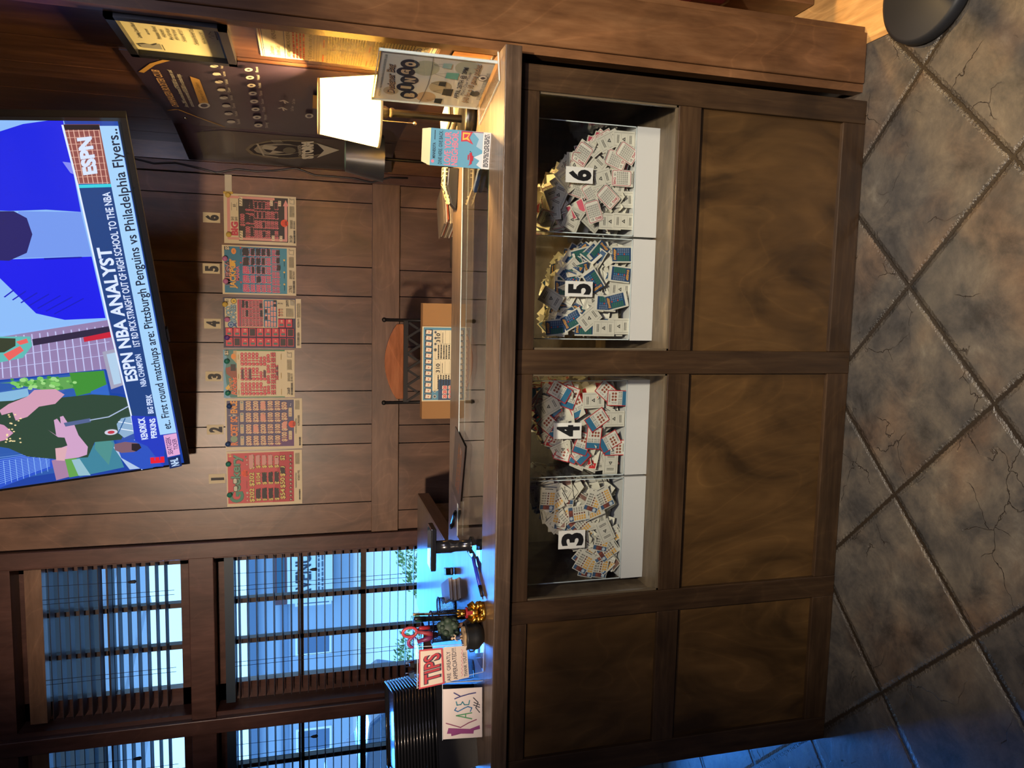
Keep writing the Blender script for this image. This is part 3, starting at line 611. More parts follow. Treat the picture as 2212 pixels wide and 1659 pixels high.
for d, x0, x1, kind, words, lab, ztop, P in binspec:
    cx = (x0+x1)/2
    b = thing('ticket_bin', 'clear acrylic ticket bin numbered %s, %s' % (d, {'6': 'rightmost in the display', '5': 'heaped with blue tickets', '4': 'heaped with red bordered tickets', '3': 'leftmost in the display, partly empty'}[d]), 'bin', (cx, .33, .5731), group='numbered ticket bins')
    def part(mb, n): o = mb.obj(n, b); o.location = (-cx, -.33, -.5731); return o
    r = MB(); r.box(x0+.001, x1-.001, BINY, .50, .5735, .643, mat(hx('c9c8c4'), .35, name='white_riser_board')); part(r, 'riser')
    a = MB(); Z0, Z1, t = .6445, ztop, .003
    a.box(x0+.002, x1-.002, BINY, BINY+t, Z0, Z1, ACRYL); a.box(x0+.002, x1-.002, .50-t, .50, Z0, Z1, ACRYL)
    a.box(x0+.002, x0+.002+t, BINY+t, .50-t, Z0, Z1, ACRYL); a.box(x1-.002-t, x1-.002, BINY+t, .50-t, Z0, Z1, ACRYL)
    part(a, 'acrylic_walls')
    e = MB()
    for xx in (x0+.002, x1-.0045): e.box(xx, xx+.0025, BINY-.0002, BINY+.0022, Z0, Z1, AEDGE); e.box(xx, xx+.0025, BINY, .50, Z1-.002, Z1, AEDGE)
    e.box(x0+.002, x1-.002, BINY-.0002, BINY+.002, Z1-.004, Z1, AEDGE); e.box(x0+.002, x1-.002, BINY-.0002, BINY+.0016, Z0, Z0+.002, AEDGE)
    e.box(x0+.02, x1-.10, BINY-.0004, BINY, .945, .9465, AEDGE)
    part(e, 'polished_edges')
    s = Sheet((lab[0], BINY-.0012, lab[1]), (1, 0, 0), (0, 0, 1), lift=0)
    number_face(s, d, 0, 0, lab[2], lab[3])
    s.obj('number_label', b)
    G_ = 'pull-tab tickets heaped in bin %s' % d
    me = TM[kind]
    where = {'6': 'in the rightmost bin beside the wood post', '5': 'in the bin of blue tickets', '4': 'in the bin full of red bordered tickets', '3': 'in the leftmost bin of the display'}[d]
    lf = 'small %s pull-tab ticket lying %s' % (words, where)
    lb = 'white printed ticket back showing %s' % where
    def put(M, back):
        global count
        o = bpy.data.objects.new('pull_tab_ticket', me); COL.objects.link(o); o.matrix_world = M
        tag(o, lb if back else lf, 'ticket', G_); count += 1
    FRONT = Matrix(((1, 0, 0), (0, 0, -1), (0, 1, 0))).to_4x4()      # ticket face toward -y, top up
    for i, (px_, py_, ang, back) in enumerate(hand[d]):
        P_ = at(px_, py_, 'y', BINY+.006); 
        M = Matrix.Translation((min(max(P_.x, x0+.035), x1-.035), BINY+.0055+i*.0011, max(P_.z, Z0+.026))) @ Matrix.Rotation(math.radians(ang-90), 4, 'Y') @ FRONT
        if back: M = M @ Matrix.Rotation(PI, 4, 'Y')
        put(M, back)
    # loose tickets of the visible heap, leaning every way
    n = 0; tries = 0
    while n < 56 and tries < 3000:
        tries += 1
        tt = RB.uniform(.08, .92); x = x0+(x1-x0)*tt; zt = prof(P, tt)
        dep = RB.choice([RB.uniform(.012, .03), RB.uniform(.03, .10), RB.uniform(.03, .2)])
        ztt = zt-.15*max(0, dep-.05)
        z = ztt-abs(RB.gauss(0, .05)) if n % 2 else ztt-abs(RB.gauss(0, .012))
        if z < Z0+.035 or z > ztt-.02: z = max(Z0+.036, min(z, ztt-.02))
        if dep < .03: tilt = RB.uniform(-.25, .25); dep = .022+RB.uniform(0, .02)
        else: tilt = RB.uniform(-.5, 1.3)
        dep = max(dep, .022+abs(math.sin(tilt))*.034)
        M = Matrix.Translation((min(max(x, x0+.043), x1-.043), BINY+dep, z)) @ Matrix.Rotation(RB.uniform(-.6, .6), 4, 'Z') @ Matrix.Rotation(-tilt, 4, 'X') @ Matrix.Rotation(RB.uniform(0, 2*PI), 4, 'Y') @ FRONT
        bk = RB.random() < .4
        if bk: M = M @ Matrix.Rotation(PI, 4, 'Y')
        put(M, bk); n += 1
    # the uncountable rest, one object
    h = MB(); src = me; pv = [v.co.copy() for v in me.vertices]; 
    paper = [ink('d2cdbb'), ink('c4bfae'), ink('bdb8a8')]
    tint = {'red': ink('b3262a'), 'big': ink('b8495c'), 'blue': ink('2a4a6c'), 'gold': ink('7a5a50')}[kind]
    for i in range(620):
        tt = RB.uniform(.05, .95); x = min(max(x0+(x1-x0)*tt, x0+.043), x1-.043); dep = RB.uniform(.035, .28); zt = prof(P, tt)-.15*max(0, dep-.05)
        z = RB.uniform(Z0+.012, max(Z0+.02, zt-.012)); tl = RB.uniform(-.3, 1.4)
        Q = Matrix.Translation((x, BINY+dep, max(z, Z0+.035*abs(math.cos(tl))+.002))) @ Matrix.Rotation(RB.uniform(-1, 1), 4, 'Z') @ Matrix.Rotation(-tl, 4, 'X') @ Matrix.Rotation(RB.uniform(0, 2*PI), 4, 'Y') @ FRONT
        h.box(-.022, .022, -.032, .032, -.0003, .0003, paper[i % 3], Q)
        if i % 2: h.box(-.019, .019, .012, .029, -.0005, .0005, tint, Q)
    tag(h.obj('ticket_heap', fix=False), 'dense heap of %s tickets %s' % (words, where), 'tickets', kind='stuff')

# ================================================================== TV
TVB, TVR = Vector((-.676, 1.49, 2.012)), Vector((.494, .492, 2.012))
te = (TVR-TVB).normalized(); tn = Vector((te.y, -te.x, 0)); tup = Vector((0, 0, 1))*math.cos(.155)+tn*math.sin(.155)
S = Sheet(TVB, te, tup, step=.00025, lift=.0015)
tv = thing('television', 'large wall television hung above the counter showing a sports talk show', 'television', (TVB.x, TVB.y, TVB.z))
TW, TH = 1.538, .88
fm = S.frame()
def tvpart(mb, n):
    o = mb.obj(n, None); o.matrix_world = fm; o.parent = tv; o.matrix_parent_inverse = parent_m(tv).inverted(); return o
BZ = mat((.012, .012, .015), .25, name='gloss_black_bezel')
q = MB(); q.box(0, TW, 0, TH, -.035, -.001, mat((.01, .01, .012), .5)); tvpart(q, 'back_shell')
q = MB(); q.box(0, TW, 0, .022, -.002, .004, BZ); q.box(0, TW, TH-.012, TH, -.002, .004, BZ); q.box(0, .010, .022, TH-.012, -.002, .004, BZ); q.box(TW-.010, TW, .022, TH-.012, -.002, .004, BZ); tvpart(q, 'bezel')
q = MB(); q.box(.69, .75, -.008, 0, -.02, -.004, BZ); tvpart(q, 'sensor')
q = MB(); q.box(.5, .95, .3, .6, -.06, -.035, BZ); c = fm.inverted() @ Vector((-.1, YW-.045, 2.4)); q.bar((.72, .45, -.05), c, .05, .05, BZ); tvpart(q, 'wall_bracket')
# picture on the screen
S.rect(.010, .022, TW-.010, TH-.012, glow('1b3f9c'))
pp, g_ = S.ppoly, glow
pp([(-60, 258), (138, 259), (236, 690), (238, 690), (0, 728), (-60, 735)], g_('86b4ee'))
pp([(-60, 262), (0, 283), (50, 267), (100, 260), (136, 258), (175, 457), (100, 452), (20, 455), (-60, 452)], g_('1420d8'))
pp([(-60, 560), (0, 560), (198, 553), (228, 686), (140, 690), (78, 676), (0, 600), (-60, 560)], g_('1418e0'))
pp([(40, 455), (175, 457), (198, 552), (20, 557)], g_('6f92e4'))
pp([(-40, 455), (30, 455), (58, 470), (70, 505), (58, 545), (20, 562), (-40, 560)], g_('231f63'))
pp([(95, 556), (176, 553), (178, 556), (96, 560)], g_('0c12a8'))
pp([(135, 348), (152, 350), (166, 378), (152, 372)], g_('7f86e8'))
for a in range(7): S.pline([(10+a*18, 640+a*6), (30+a*25, 625+a*3)], .004, g_('1016b8'))
pp([(-60, 735), (238, 688), (262, 770), (232, 800), (228, 795), (0, 818), (-60, 824)], g_('8d7aa6'))
for i in range(17):
    a = -50+i*17
    S.pline([(a, 733-i*2.0), (a+4+i*.6, 818-i*1.6)], .0035, g_('b9bde8'))
for j in range(3): S.pline([(-60, 755+j*22), (236, 706+j*28)], .0025, g_('b9bde8'))
pp([(70, 728), (236, 700), (238, 714), (72, 742)], g_('2c2440')); pp([(180, 724), (238, 712), (240, 724), (182, 734)], g_('c02038'))
pp([(-60, 722), (66, 722), (70, 742), (50, 768), (0, 778), (-60, 778)], g_('5bb2ae'))
pp([(-30, 724), (34, 726), (34, 742), (10, 756), (-30, 758)], g_('343c2c'))
pp([(35, 733), (58, 726), (62, 735), (44, 740)], g_('e0605c')); pp([(8, 760), (44, 742), (52, 752), (20, 774)], g_('e0605c'))
pp([(221, 755), (250, 748), (268, 826), (240, 836)], g_('9c9cb4')); pp([(230, 760), (250, 756), (262, 822), (246, 826)], g_('aac6e0'))
pp([(-60, 824), (0, 819), (226, 794), (238, 850), (200, 1003), (-60, 1045)], g_('2a56a6'))
pp([(0, 822), (170, 806), (175, 830), (110, 840), (20, 822)], g_('5c9c50')); pp([(150, 800), (224, 795), (232, 834), (165, 850)], g_('3c8a34')); pp([(196, 840), (232, 824), (236, 850), (200, 856)], g_('2e62c0'))
R9 = random.Random(5)
for i in range(46): u_, v_ = S.px(R9.uniform(25, 165), R9.uniform(808, 834)); S.disc(u_, v_, R9.uniform(.004, .010), g_(R9.choice(['78c060', '3f8a3c', '98d080'])), n=7, up=(i % 8 == 0))
pp([(150, 850), (236, 848), (240, 870), (160, 880)], g_('3a7cae')); pp([(-60, 850), (60, 832), (64, 850), (-20, 880), (-60, 884)], g_('7fb0d4'))
# city and bridge at the left end
pp([(0, 985), (110, 966), (122, 1001), (0, 1047), (-60, 1060), (-60, 1000)], g_('2a50c4'))
for i in range(14): S.pline([(-40, 1052-i*5.2), (108, 1000-i*2.6)], .0018, g_('88b4f0'))
for i in range(9): S.pline([(i*13, 1041-i*4), (i*13-5, 988-i*1.4)], .0018, g_('88b4f0'))
pp([(112, 985), (146, 978), (152, 1020), (122, 1028)], g_('a07a9c')); pp([(140, 980), (165, 975), (172, 1018), (150, 1022)], g_('5f9c4c'))
pp([(165, 975), (240, 930), (268, 1000), (172, 1020)], g_('3c7e96')); pp([(155, 984), (172, 981), (196, 1017), (170, 1018)], g_('8fb6c4')); pp([(205, 905), (245, 950), (235, 995), (205, 960)], g_('4b8a88'))
# the presenter
pp([(-60, 860), (30, 855), (60, 846), (120, 850), (200, 842), (252, 845), (275, 850), (286, 885), (262, 940), (205, 945), (190, 978), (124, 982), (60, 976), (20, 958), (-60, 945)], g_('2c4436'))
pp([(-20, 900), (10, 908), (30, 925), (12, 940), (-20, 948)], g_('c58fae'))
pp([(60, 846), (75, 832), (120, 830), (140, 842), (120, 862), (85, 868), (60, 890), (35, 898), (28, 880), (5, 886), (0, 876), (20, 862)], g_('c996ae'))
pp([(104, 918), (122, 930), (117, 897), (124, 894), (132, 905), (130, 890), (137, 888), (146, 902), (160, 905), (170, 930), (190, 955), (188, 972), (170, 978), (122, 984), (124, 960), (146, 952), (140, 935), (126, 934)], g_('c79cc0'))
pp([(120, 958), (146, 955), (140, 985), (122, 984)], g_('d2a4ae'))
pp([(138, 903), (195, 893), (197, 901), (142, 911)], g_('50608c')); S.pline([(195, 897), (235, 890), (276, 868)], .005, g_('a8b8d8'))
for i in range(26): u_, v_ = S.px(10+R9.random()*36, 880+R9.random()*66); S.disc(u_, v_, .0035, g_('f0d8a0'), n=6, up=False)
S.h += S.step
u_, v_ = S.px(240, 923); S.disc(u_, v_, .016, g_('c8c8d8'), .022); S.disc(u_, v_, .009, g_('b83848'), .012)
pp([(252, 905), (262, 893), (286, 888), (290, 925), (268, 935), (256, 925)], g_('88a8c8'))
S.pline([(256, 900), (285, 905)], .004, g_('e8f0ff')); S.pline([(258, 915), (288, 920)], .004, g_('e8f0ff')); S.pline([(255, 925), (270, 893)], .004, g_('2c5a94'))
pp([(245, 955), (300, 935), (312, 1000), (280, 1003), (262, 980)], g_('a9bede')); 
# lower third
pp([(136, 258), (215, 258), (240, 386), (168, 386)], g_('8a4c48'))
for i in range(7): S.pline([(146+i*11, 260), (172+i*10, 385)], .0022, g_('d8a898'))
for i in range(9): S.pline([(140+i*3.4, 272+i*14), (214+i*2.6, 270+i*14)], .0016, g_('d8a898'))
pp([(136, 257), (214, 257), (216, 268), (138, 268)], g_('241a20'))
S.ptext('ESPN', (209, 362), (196, 282), (180, 366), g_('cfdcf6'), .05)
pp([(168, 388), (240, 386), (345, 925), (330, 998), (306, 1001), (286, 884)], g_('1c3f7c'))
pp([(168, 386), (240, 384), (242, 391), (170, 393)], g_('35c8d8'))
S.pline([(136, 258), (168, 386), (236, 687), (282, 879), (306, 1001)], .005, g_('d8e4ff'))
S.ptext('ESPN NBA ANALYST', (297, 808), (238, 520), (272, 811), g_('d4e0ff'), .03)
S.ptext('NBA CHAMPION', (316, 820), (303, 751), (304, 822), g_('c8d8f8'), .02)
S.ptext('1ST RD PICK STRAIGHT OUT OF HIGH SCHOOL TO THE NBA', (302, 734), (237, 401), (288, 736), g_('d0dcf8'), .02)
S.ptext('BIG PERK', (331, 879), (326, 838), (319, 880), g_('c8d8f8'), .03)
pp([(283, 884), (340, 886), (358, 925), (352, 994), (300, 996)], g_('2138b8'))
pp([(286, 935), (306, 945), (318, 950), (350, 992), (306, 1000), (262, 975), (254, 955), (266, 940)], g_('2a4fb8'))
pp([(247, 945), (270, 940), (296, 943), (304, 953), (290, 962), (262, 964), (248, 958)], g_('7a5a68')); pp([(284, 944), (300, 944), (305, 953), (294, 961), (284, 958)], g_('282028'))
S.ptext('KENDRICK', (319, 934), (311, 887), (305, 936), g_('d8e4ff'), .03)
S.ptext('PERKINS', (338, 931), (334, 889), (326, 933), g_('d8e4ff'), .03)
S.ptext('E', (352, 985), (351, 972), (325, 987), g_('e01c30'), .08)
pp([(215, 258), (255, 258), (380, 920), (345, 925)], g_('9fcaf0'))
S.ptext('et.. First round matchups are: Pittsburgh Penguins vs Philadelphia Flyers..', (369, 911), (252, 264), (353, 914), g_('16223c'), .012)
pp([(352, 926), (380, 921), (388, 967), (361, 973)], g_('d8a0cc')); S.ptext('SEATGEEK', (373, 966), (366, 929), (363, 967), g_('40285c'), .01); S.ptext('TICKER', (384, 955), (379, 932), (375, 957), g_('40285c'), .01)
pp([(361, 975), (388, 969), (392, 992), (366, 998)], g_('12285c')); S.ptext('NHL', (386, 990), (382, 974), (370, 993), g_('c0d8f8'), .03)
S.obj('screen', tv)
# ================================================================== prize charts on the plank wall
class Card:
    def __init__(s, x0, x1, z0, z1, y, paper='c6b893'):
        s.W, s.H = x1-x0, z1-z0; s.s = Sheet((x0, y, z0), (1, 0, 0), (0, 0, 1), step=.00005, lift=.0002); s.p = paper
    def X(s, a): return a*s.W
    def Y(s, b): return (1-b)*s.H
    def rect(s, a, b, c, d, col): s.s.rect(s.X(a), s.Y(d), s.X(c), s.Y(b), ink(col))
    def rr(s, a, b, c, d, col, r=.004): s.s.rrect(s.X(a), s.Y(d), s.X(c), s.Y(b), r, ink(col))
    def poly(s, pts, col): s.s.poly([(s.X(a), s.Y(b)) for a, b in pts], ink(col))
    def disc(s, a, b, r, col, r2=None): s.s.disc(s.X(a), s.Y(b), r, ink(col), r2)
    def text(s, t, a, b, w_, h, col, bold=.0, al='L', rot=0, shear=0): s.s.text(t, s.X(a), s.Y(b), h*s.H, ink(col), w_*s.W if w_ else None, al, bold, shear, True, rot)
    def out(s, t, a, b, w_, h, c1, c2, bo=.09, bi=.015, shear=0, rot=0):
        bo *= .5; bi *= .6
        s.text(t, a-.004, b+.003, w_+.008 if w_ else None, h+.006, c1, bo, shear=shear, rot=rot); s.text(t, a, b, w_, h, c2, bi, shear=shear, rot=rot)
    def scrib(s, a, b, c, d, col='1d171c', seed=0):
        R_ = random.Random(seed*31+int(a*1000)); P = []
        for i in range(16):
            t = 2*PI*i/16; k = R_.uniform(.82, 1.12); q = max(abs(math.cos(t)), abs(math.sin(t)))
            P.append(((a+c)/2+(c-a)/2*k*math.cos(t)/q*.95, (b+d)/2+(d-b)/2*k*math.sin(t)/q*.95))
        s.poly(P, col)
    def greek(s, a, b, c, d, rows, col, seed=1): s.s.greek(s.X(a), s.Y(d), (c-a)*s.W, (d-b)*s.H, rows, ink(col), seed)
    def bar(s, a, b, c, d):
        n = 34; x = a
        R_ = random.Random(7); vs = []; fs = []
        while x < c:
            w_ = R_.uniform(.004, .012); k = len(vs); vs += [(s.X(x), s.Y(d)), (s.X(x+w_), s.Y(d)), (s.X(x+w_), s.Y(b)), (s.X(x), s.Y(b))]; fs.append((k, k+1, k+2, k+3)); x += w_+R_.uniform(.004, .009)
        s.s.add(vs, fs, ink('4a4740'))
PINC = {'gold': (.55, .38, .08), 'pink': (.45, .16, .30), 'violet': (.10, .04, .22), 'green': (.02, .16, .11), 'navy': (.02, .05, .14)}
def chart(label, x0, x1, z0, z1, draw, pins, y=YW-.0025, mn=False, tilt=0.):
    t = thing('prize_chart', label, 'prize chart', (x0, y, z0), (0, tilt, 0), group='prize charts pinned in a row on the plank wall')
    box('card', 0, x1-x0, 0, .0022, 0, z1-z0, ink('c6b893'), t)
    c = Card(0, x1-x0, 0, z1-z0, 0); draw(c)
    o = c.s.mb.obj('printed_face', t, fix=False); o.matrix_local = c.s.frame()
    for a, b, k in pins:
        m = MB(); M_ = mat(PINC[k], .08, name='glassy_pin_head', coat=1)
        m.ball((a*(x1-x0), -.008, (1-b)*(z1-z0)), (.0115, .008, .0115), M_); m.tube([(a*(x1-x0), -.001, (1-b)*(z1-z0)), (a*(x1-x0), .004, (1-b)*(z1-z0))], .0012, mat((.5, .5, .5), .3, 1.), 6)
        m.obj('push_pin', t)
    return t
def foot(c, num, ser, b0=.90):
    c.text(num, .06, b0+.045, .14, .040, '45423c'); c.bar(.05, b0+.06, .30, b0+.088); c.text(ser, .34, b0+.085, .16, .026, '4a463e'); c.greek(.34, b0+.01, .52, b0+.05, 4, '77725f')
    c.greek(.58, b0+.005, .80, b0+.075, 7, '88826c'); c.poly([(.84, b0+.075), (.85, b0+.01), (.97, b0+.005), (.93, b0+.03), (.95, b0+.075)], '9a937b'); c.poly([(.855, b0+.067), (.865, b0+.018), (.95, b0+.014), (.92, b0+.032), (.935, b0+.067)], 'c6b893')
def dot(c, a, b, price):
    c.disc(a, b, .0155, 'd94a22'); c.text('LAST SALE', a-.05, b-.018, .10, .012, '7a1c10'); c.greek(a-.04, b-.012, a+.04, b+.006, 3, '9c2a18'); c.text(price, a-.045, b+.033, .09, .024, '2a0c08', .03)
def d6(c):
    c.rect(.06, .20, .96, .885, '26221f')
    for a, b, cc, d in ((.075, .045, .95, .085), (.075, .045, .125, .875), (.075, .835, .86, .875), (.905, .06, .955, .70)): c.rr(a, b, cc, d, 'c98d80', .003)
    c.poly([(.80, .815), (.93, .855), (.80, .895)], 'cf8c84')
    c.rect(.14, .09, .90, .195, 'c9bc97')
    c.text('BIG', .16, .185, .28, .090, 'b53a4c', .06); c.text('BAR', .46, .135, .08, .040, '4c453a', .02); c.text('BAR', .46, .185, .08, .040, '4c453a', .02)
    c.text('$5', .73, .160, .06, .034, '3b362e', .02); c.greek(.66, .10, .82, .112, 1, '5a5346'); c.greek(.66, .172, .82, .184, 1, '5a5346')
    for a in (.06, .74): c.rect(a+.02, .21, a+.20, .255, 'cfc29c'); c.text('7 7 7', a+.035, .25, .14, .034, '2a2622', .02, shear=.3)
    c.out('$1000', .36, .275, .24, .052, 'd98c84', 'a8364a')
    rows = [(.345, '$1000'), (.405, '$1000')]
    for z, t in rows:
        for i in range(3): c.out(t, .13+i*.27, z, .22, .05, 'd98c84', 'a8364a')
    for r_, t in enumerate(('$500', '$500', '$300', '$100', '$100', '$100')):
        for i in range(4):
            if r_ == 4 and i in (0, 3): continue
            c.out(t, .13+i*.195, .462+r_*.056, .155, .044, 'd98c84', 'b04a58')
    for i, (a, b, cc, d) in enumerate(((.43, .29, .60, .35), (.70, .285, .90, .35), (.42, .355, .58, .405), (.70, .355, .90, .405), (.15, .36, .35, .405), (.53, .42, .66, .455), (.72, .42, .86, .46), (.53, .475, .66, .515), (.72, .475, .86, .52), (.33, .53, .46, .565), (.53, .535, .66, .57), (.72, .53, .86, .57), (.14, .53, .27, .572), (.72, .70, .86, .74), (.53, .70, .65, .74))): c.scrib(a, b, cc, d, seed=i)
    for a, b in ((.07, .665), (.07, .775), (.78, .645), (.78, .76)): c.rect(a+.01, b-.01, a+.12, b+.03, 'd0c09c'); c.text('7 7', a+.03, b+.022, .08, .022, '2a2622')
    dot(c, .45, .835, '$500'); foot(c, '3150', '8525865')
def d5(c):
    c.rect(.03, .03, .975, .875, '2b6f8e'); c.poly([(.03, .5), (.3, .6), (.8, .5), (.975, .7), (.975, .875), (.03, .875)], '3a8296')
    c.rect(.90, .03, .975, .10, '20242c'); c.text('$5', .905, .092, .065, .05, 'd8ceb0', .03)
    c.out('MEGA', .19, .115, .52, .075, 'e0837c', '1e3446', .14, .04); c.out('JACKPOT', .12, .175, .60, .078, '7a2c3a', 'd8b052', .12, .05); c.disc(.615, .14, .011, 'd8a83c')
    c.text('MANIA', .28, .225, .30, .044, 'd0606c', .03); c.disc(.88, .155, .013, 'd9883c', .010); c.text('5%', .855, .165, .05, .02, '2c2418')
    for a in (.10, .50, .80): c.greek(a, .24, a+.12, .256, 1, '24464e'); c.disc(a+.15, .248, .004, 'c23a3c')
    for r_, (z, t, h) in enumerate(((.355, '$599', .082), (.43, '$555', .05), (.505, '$505', .05), (.575, '$255', .05), (.645, '$155', .05))):
        for i in range(5): c.out(t, .055+i*.185, z, .155, h, 'e0a09a', 'c0305c', .13, .05)
    for r_ in range(2):
        for i in range(6): c.out('$101', .05+i*.152, .712+r_*.055, .125, .042, 'e0a09a', 'c0305c', .12, .04)
    sc = [(.60, .275, .76, .36), (.79, .27, .96, .36), (.43, .395, .58, .43), (.61, .385, .76, .435), (.80, .385, .95, .435), (.245, .46, .39, .51), (.43, .46, .58, .51), (.61, .455, .76, .51), (.80, .455, .95, .51), (.43, .53, .58, .575), (.61, .53, .76, .575), (.80, .53, .95, .58), (.80, .60, .96, .645), (.51, .735, .63, .785), (.66, .73, .78, .775), (.82, .725, .94, .775)]
    for i, q in enumerate(sc): c.scrib(*q, seed=i+40)
    for a in (.10, .35, .60): c.greek(a, .83, a+.1, .845, 1, '24464e'); c.disc(a+.13, .838, .004, 'd8b052')
    foot(c, '2765', '8527603', .895)
def d4(c):
    c.rect(0, 0, 1, .93, '33304a'); c.rect(.40, .02, .98, .70, 'c2b58e'); c.rect(.60, .69, .98, .92, 'c2b58e'); c.rect(.0, .93, 1, 1, 'c6b893')
    c.out('LUCKY', .55, .095, .30, .05, '1e4a66', '7fa8b4', .12, .02, rot=.08); c.out('BONES', .50, .155, .36, .062, '1e4a66', '7fa8b4', .13, .02)
    c.text('$2', .90, .065, .06, .03, '2c2620', .02); c.disc(.93, .135, .0125, '1c1a18'); c.disc(.93, .135, .0105, 'd0b03c'); c.text('B', .915, .147, .03, .024, '4a3c14', .02)
    for r_ in (.013,): c.disc(.46, .095, r_, '2a5a88'); c.disc(.46, .095, .008, 'a8bccc'); c.disc(.46, .095, .006, '2a5a88'); c.poly([(.44, .12), (.40, .175), (.46, .16), (.50, .175), (.48, .12)], '2a4a7c')
    c.rr(.42, .18, .965, .505, 'b03a48', .004)
    c.rect(.42, .205, .965, .222, '6a5a60')
    for r_, (t, n) in enumerate((('$300', 3), ('$200', 3), ('$150', 3), ('$100', 4), ('$100', 4), ('$100', 3))):
        for i in range(n): c.out(t, .435+i*(.53/n), .27+r_*.046, .45/n, .034, 'd8a8a0', '241c22', .08, .02)
    for i, q in enumerate(((.80, .235, .95, .272), (.80, .282, .94, .318), (.62, .282, .76, .318), (.63, .465, .76, .502), (.80, .46, .90, .498))): c.scrib(*q, seed=i+70)
    c.rr(.42, .515, .965, .685, '2a6684', .004)
    for r_, n in enumerate((4, 4, 5, 5)):
        for i in range(n): c.rr(.43+i*(.53/n), .530+r_*.038, .43+i*(.53/n)+.45/n, .558+r_*.038, 'd9a08c', .002); c.text('$20', .44+i*(.53/n), .552+r_*.038, .30/n, .018, 'b04a3c')
    for i, q in enumerate(((.56, .528, .64, .56), (.70, .528, .78, .56), (.83, .64, .89, .68), (.92, .64, .965, .68))): c.scrib(*q, seed=i+90)
    for i in range(3): c.disc(.66+i*.055, .715, .0045, '9c3c30'); c.disc(.66+i*.055, .748, .0045, 'b08a6a')
    c.text('3', .88, .722, .03, .024, '2c2620'); c.text('2', .88, .756, .03, .024, '2c2620'); c.text('2975', .84, .835, .13, .032, '3a362e', .01); c.greek(.63, .80, .80, .90, 7, '88826c'); c.poly([(.86, .91), (.87, .86), (.97, .855), (.95, .91)], '9a937b')
    gone = {2, 8, 9, 13, 18}; n = 0
    for k in range(1, 21):
        col, row = (k-1)//9, (k-1) % 9
        if k >= 19: a, b = .42, .70+(k-19)*.098
        else: a, b = .035+col*.195, .03+row*.0985
        c.rect(a, b, a+.165, b+.085, 'c23c46')
        if k in gone: c.rect(a+.012, b+.008, a+.153, b+.077, '2c2420')
        else: c.disc(a+.05, b+.035, .0048, '3a6a60', .006); c.rect(a+.03, b+.05, a+.07, b+.07, '3a6a60'); c.text(str(k), a+.10, b+.06, None, .026, 'd8c8a0', .02)
    c.bar(.05, .945, .30, .975); c.text('8538619', .42, .975, .17, .026, '4a463e'); c.greek(.62, .94, .9, .99, 3, '88826c')
def d3(c):
    c.rect(0, 0, 1, .86, '3c7a50'); c.rect(.0, .0, 1, .185, '4a7a70'); c.poly([(0, .09), (.3, .04), (.55, .02), (.8, .05), (1, .04), (1, .0), (0, 0)], '6a9cb0')
    c.poly([(.35, .17), (.5, .04), (.62, .03), (.66, .12), (.62, .18), (.4, .19)], '8a4c34'); c.rect(.56, .10, .70, .17, '2c2824'); c.poly([(.70, .19), (.8, .13), (.98, .14), (.98, .19)], 'b89a6a'); c.rect(.88, .02, .985, .075, '33402c'); c.text('$2', .895, .065, .08, .046, 'd8ceb0', .02); c.disc(.86, .14, .0125, 'd98a3c', .010)
    c.poly([(.16, .05), (.20, .02), (.28, .07), (.2, .09)], 'd0a844')
    c.out('Range', .16, .125, .26, .05, '6a3c20', 'c88a48', .08, .02, rot=.12); c.out('Riches', .06, .178, .36, .072, '7a2c1c', 'e0744c', .10, .03, shear=.2)
    c.rect(.02, .185, .975, .99, 'cbbd95')
    def v(t, a, z, w_, h=.036): c.out(t, a, z, w_, h, '6a2a32', 'dc4454', .12, .04)
    for r_, ts in enumerate((('$250', '$200', '$200'), ('$200', '$200', '$200'), ('$200', '$200', '$150'), ('$100', '$100', '$100'), ('$100', '$100', '$100'), ('$100', '$60', '$56'), ('$52', '$50', '$50'))):
        for i, t in enumerate(ts): v(t, .05+i*.31, .275+r_*.052, .27 if len(t) > 3 else .19)
    for i in range(4): v('$50', .07+i*.22, .64, .18)
    for r_ in range(2):
        for i in range(8): v('25', .06+i*.113, .688+r_*.036, .095, .026)
    for i in range(3): v('25', .37+i*.11, .76, .09, .026)
    for i, q in enumerate(((.38, .245, .60, .28), (.38, .35, .60, .385), (.42, .555, .58, .59), (.47, .735, .55, .765), (.58, .735, .66, .765))): c.scrib(*q, '5a3a40', seed=i+20)
    for a in (.06, .40, .80): c.greek(a, .80, a+.12, .815, 1, 'a88a3c'); c.greek(a, .20, a+.10, .215, 1, 'a88a3c', 3)
    foot(c, '2660', '8148173', .885)
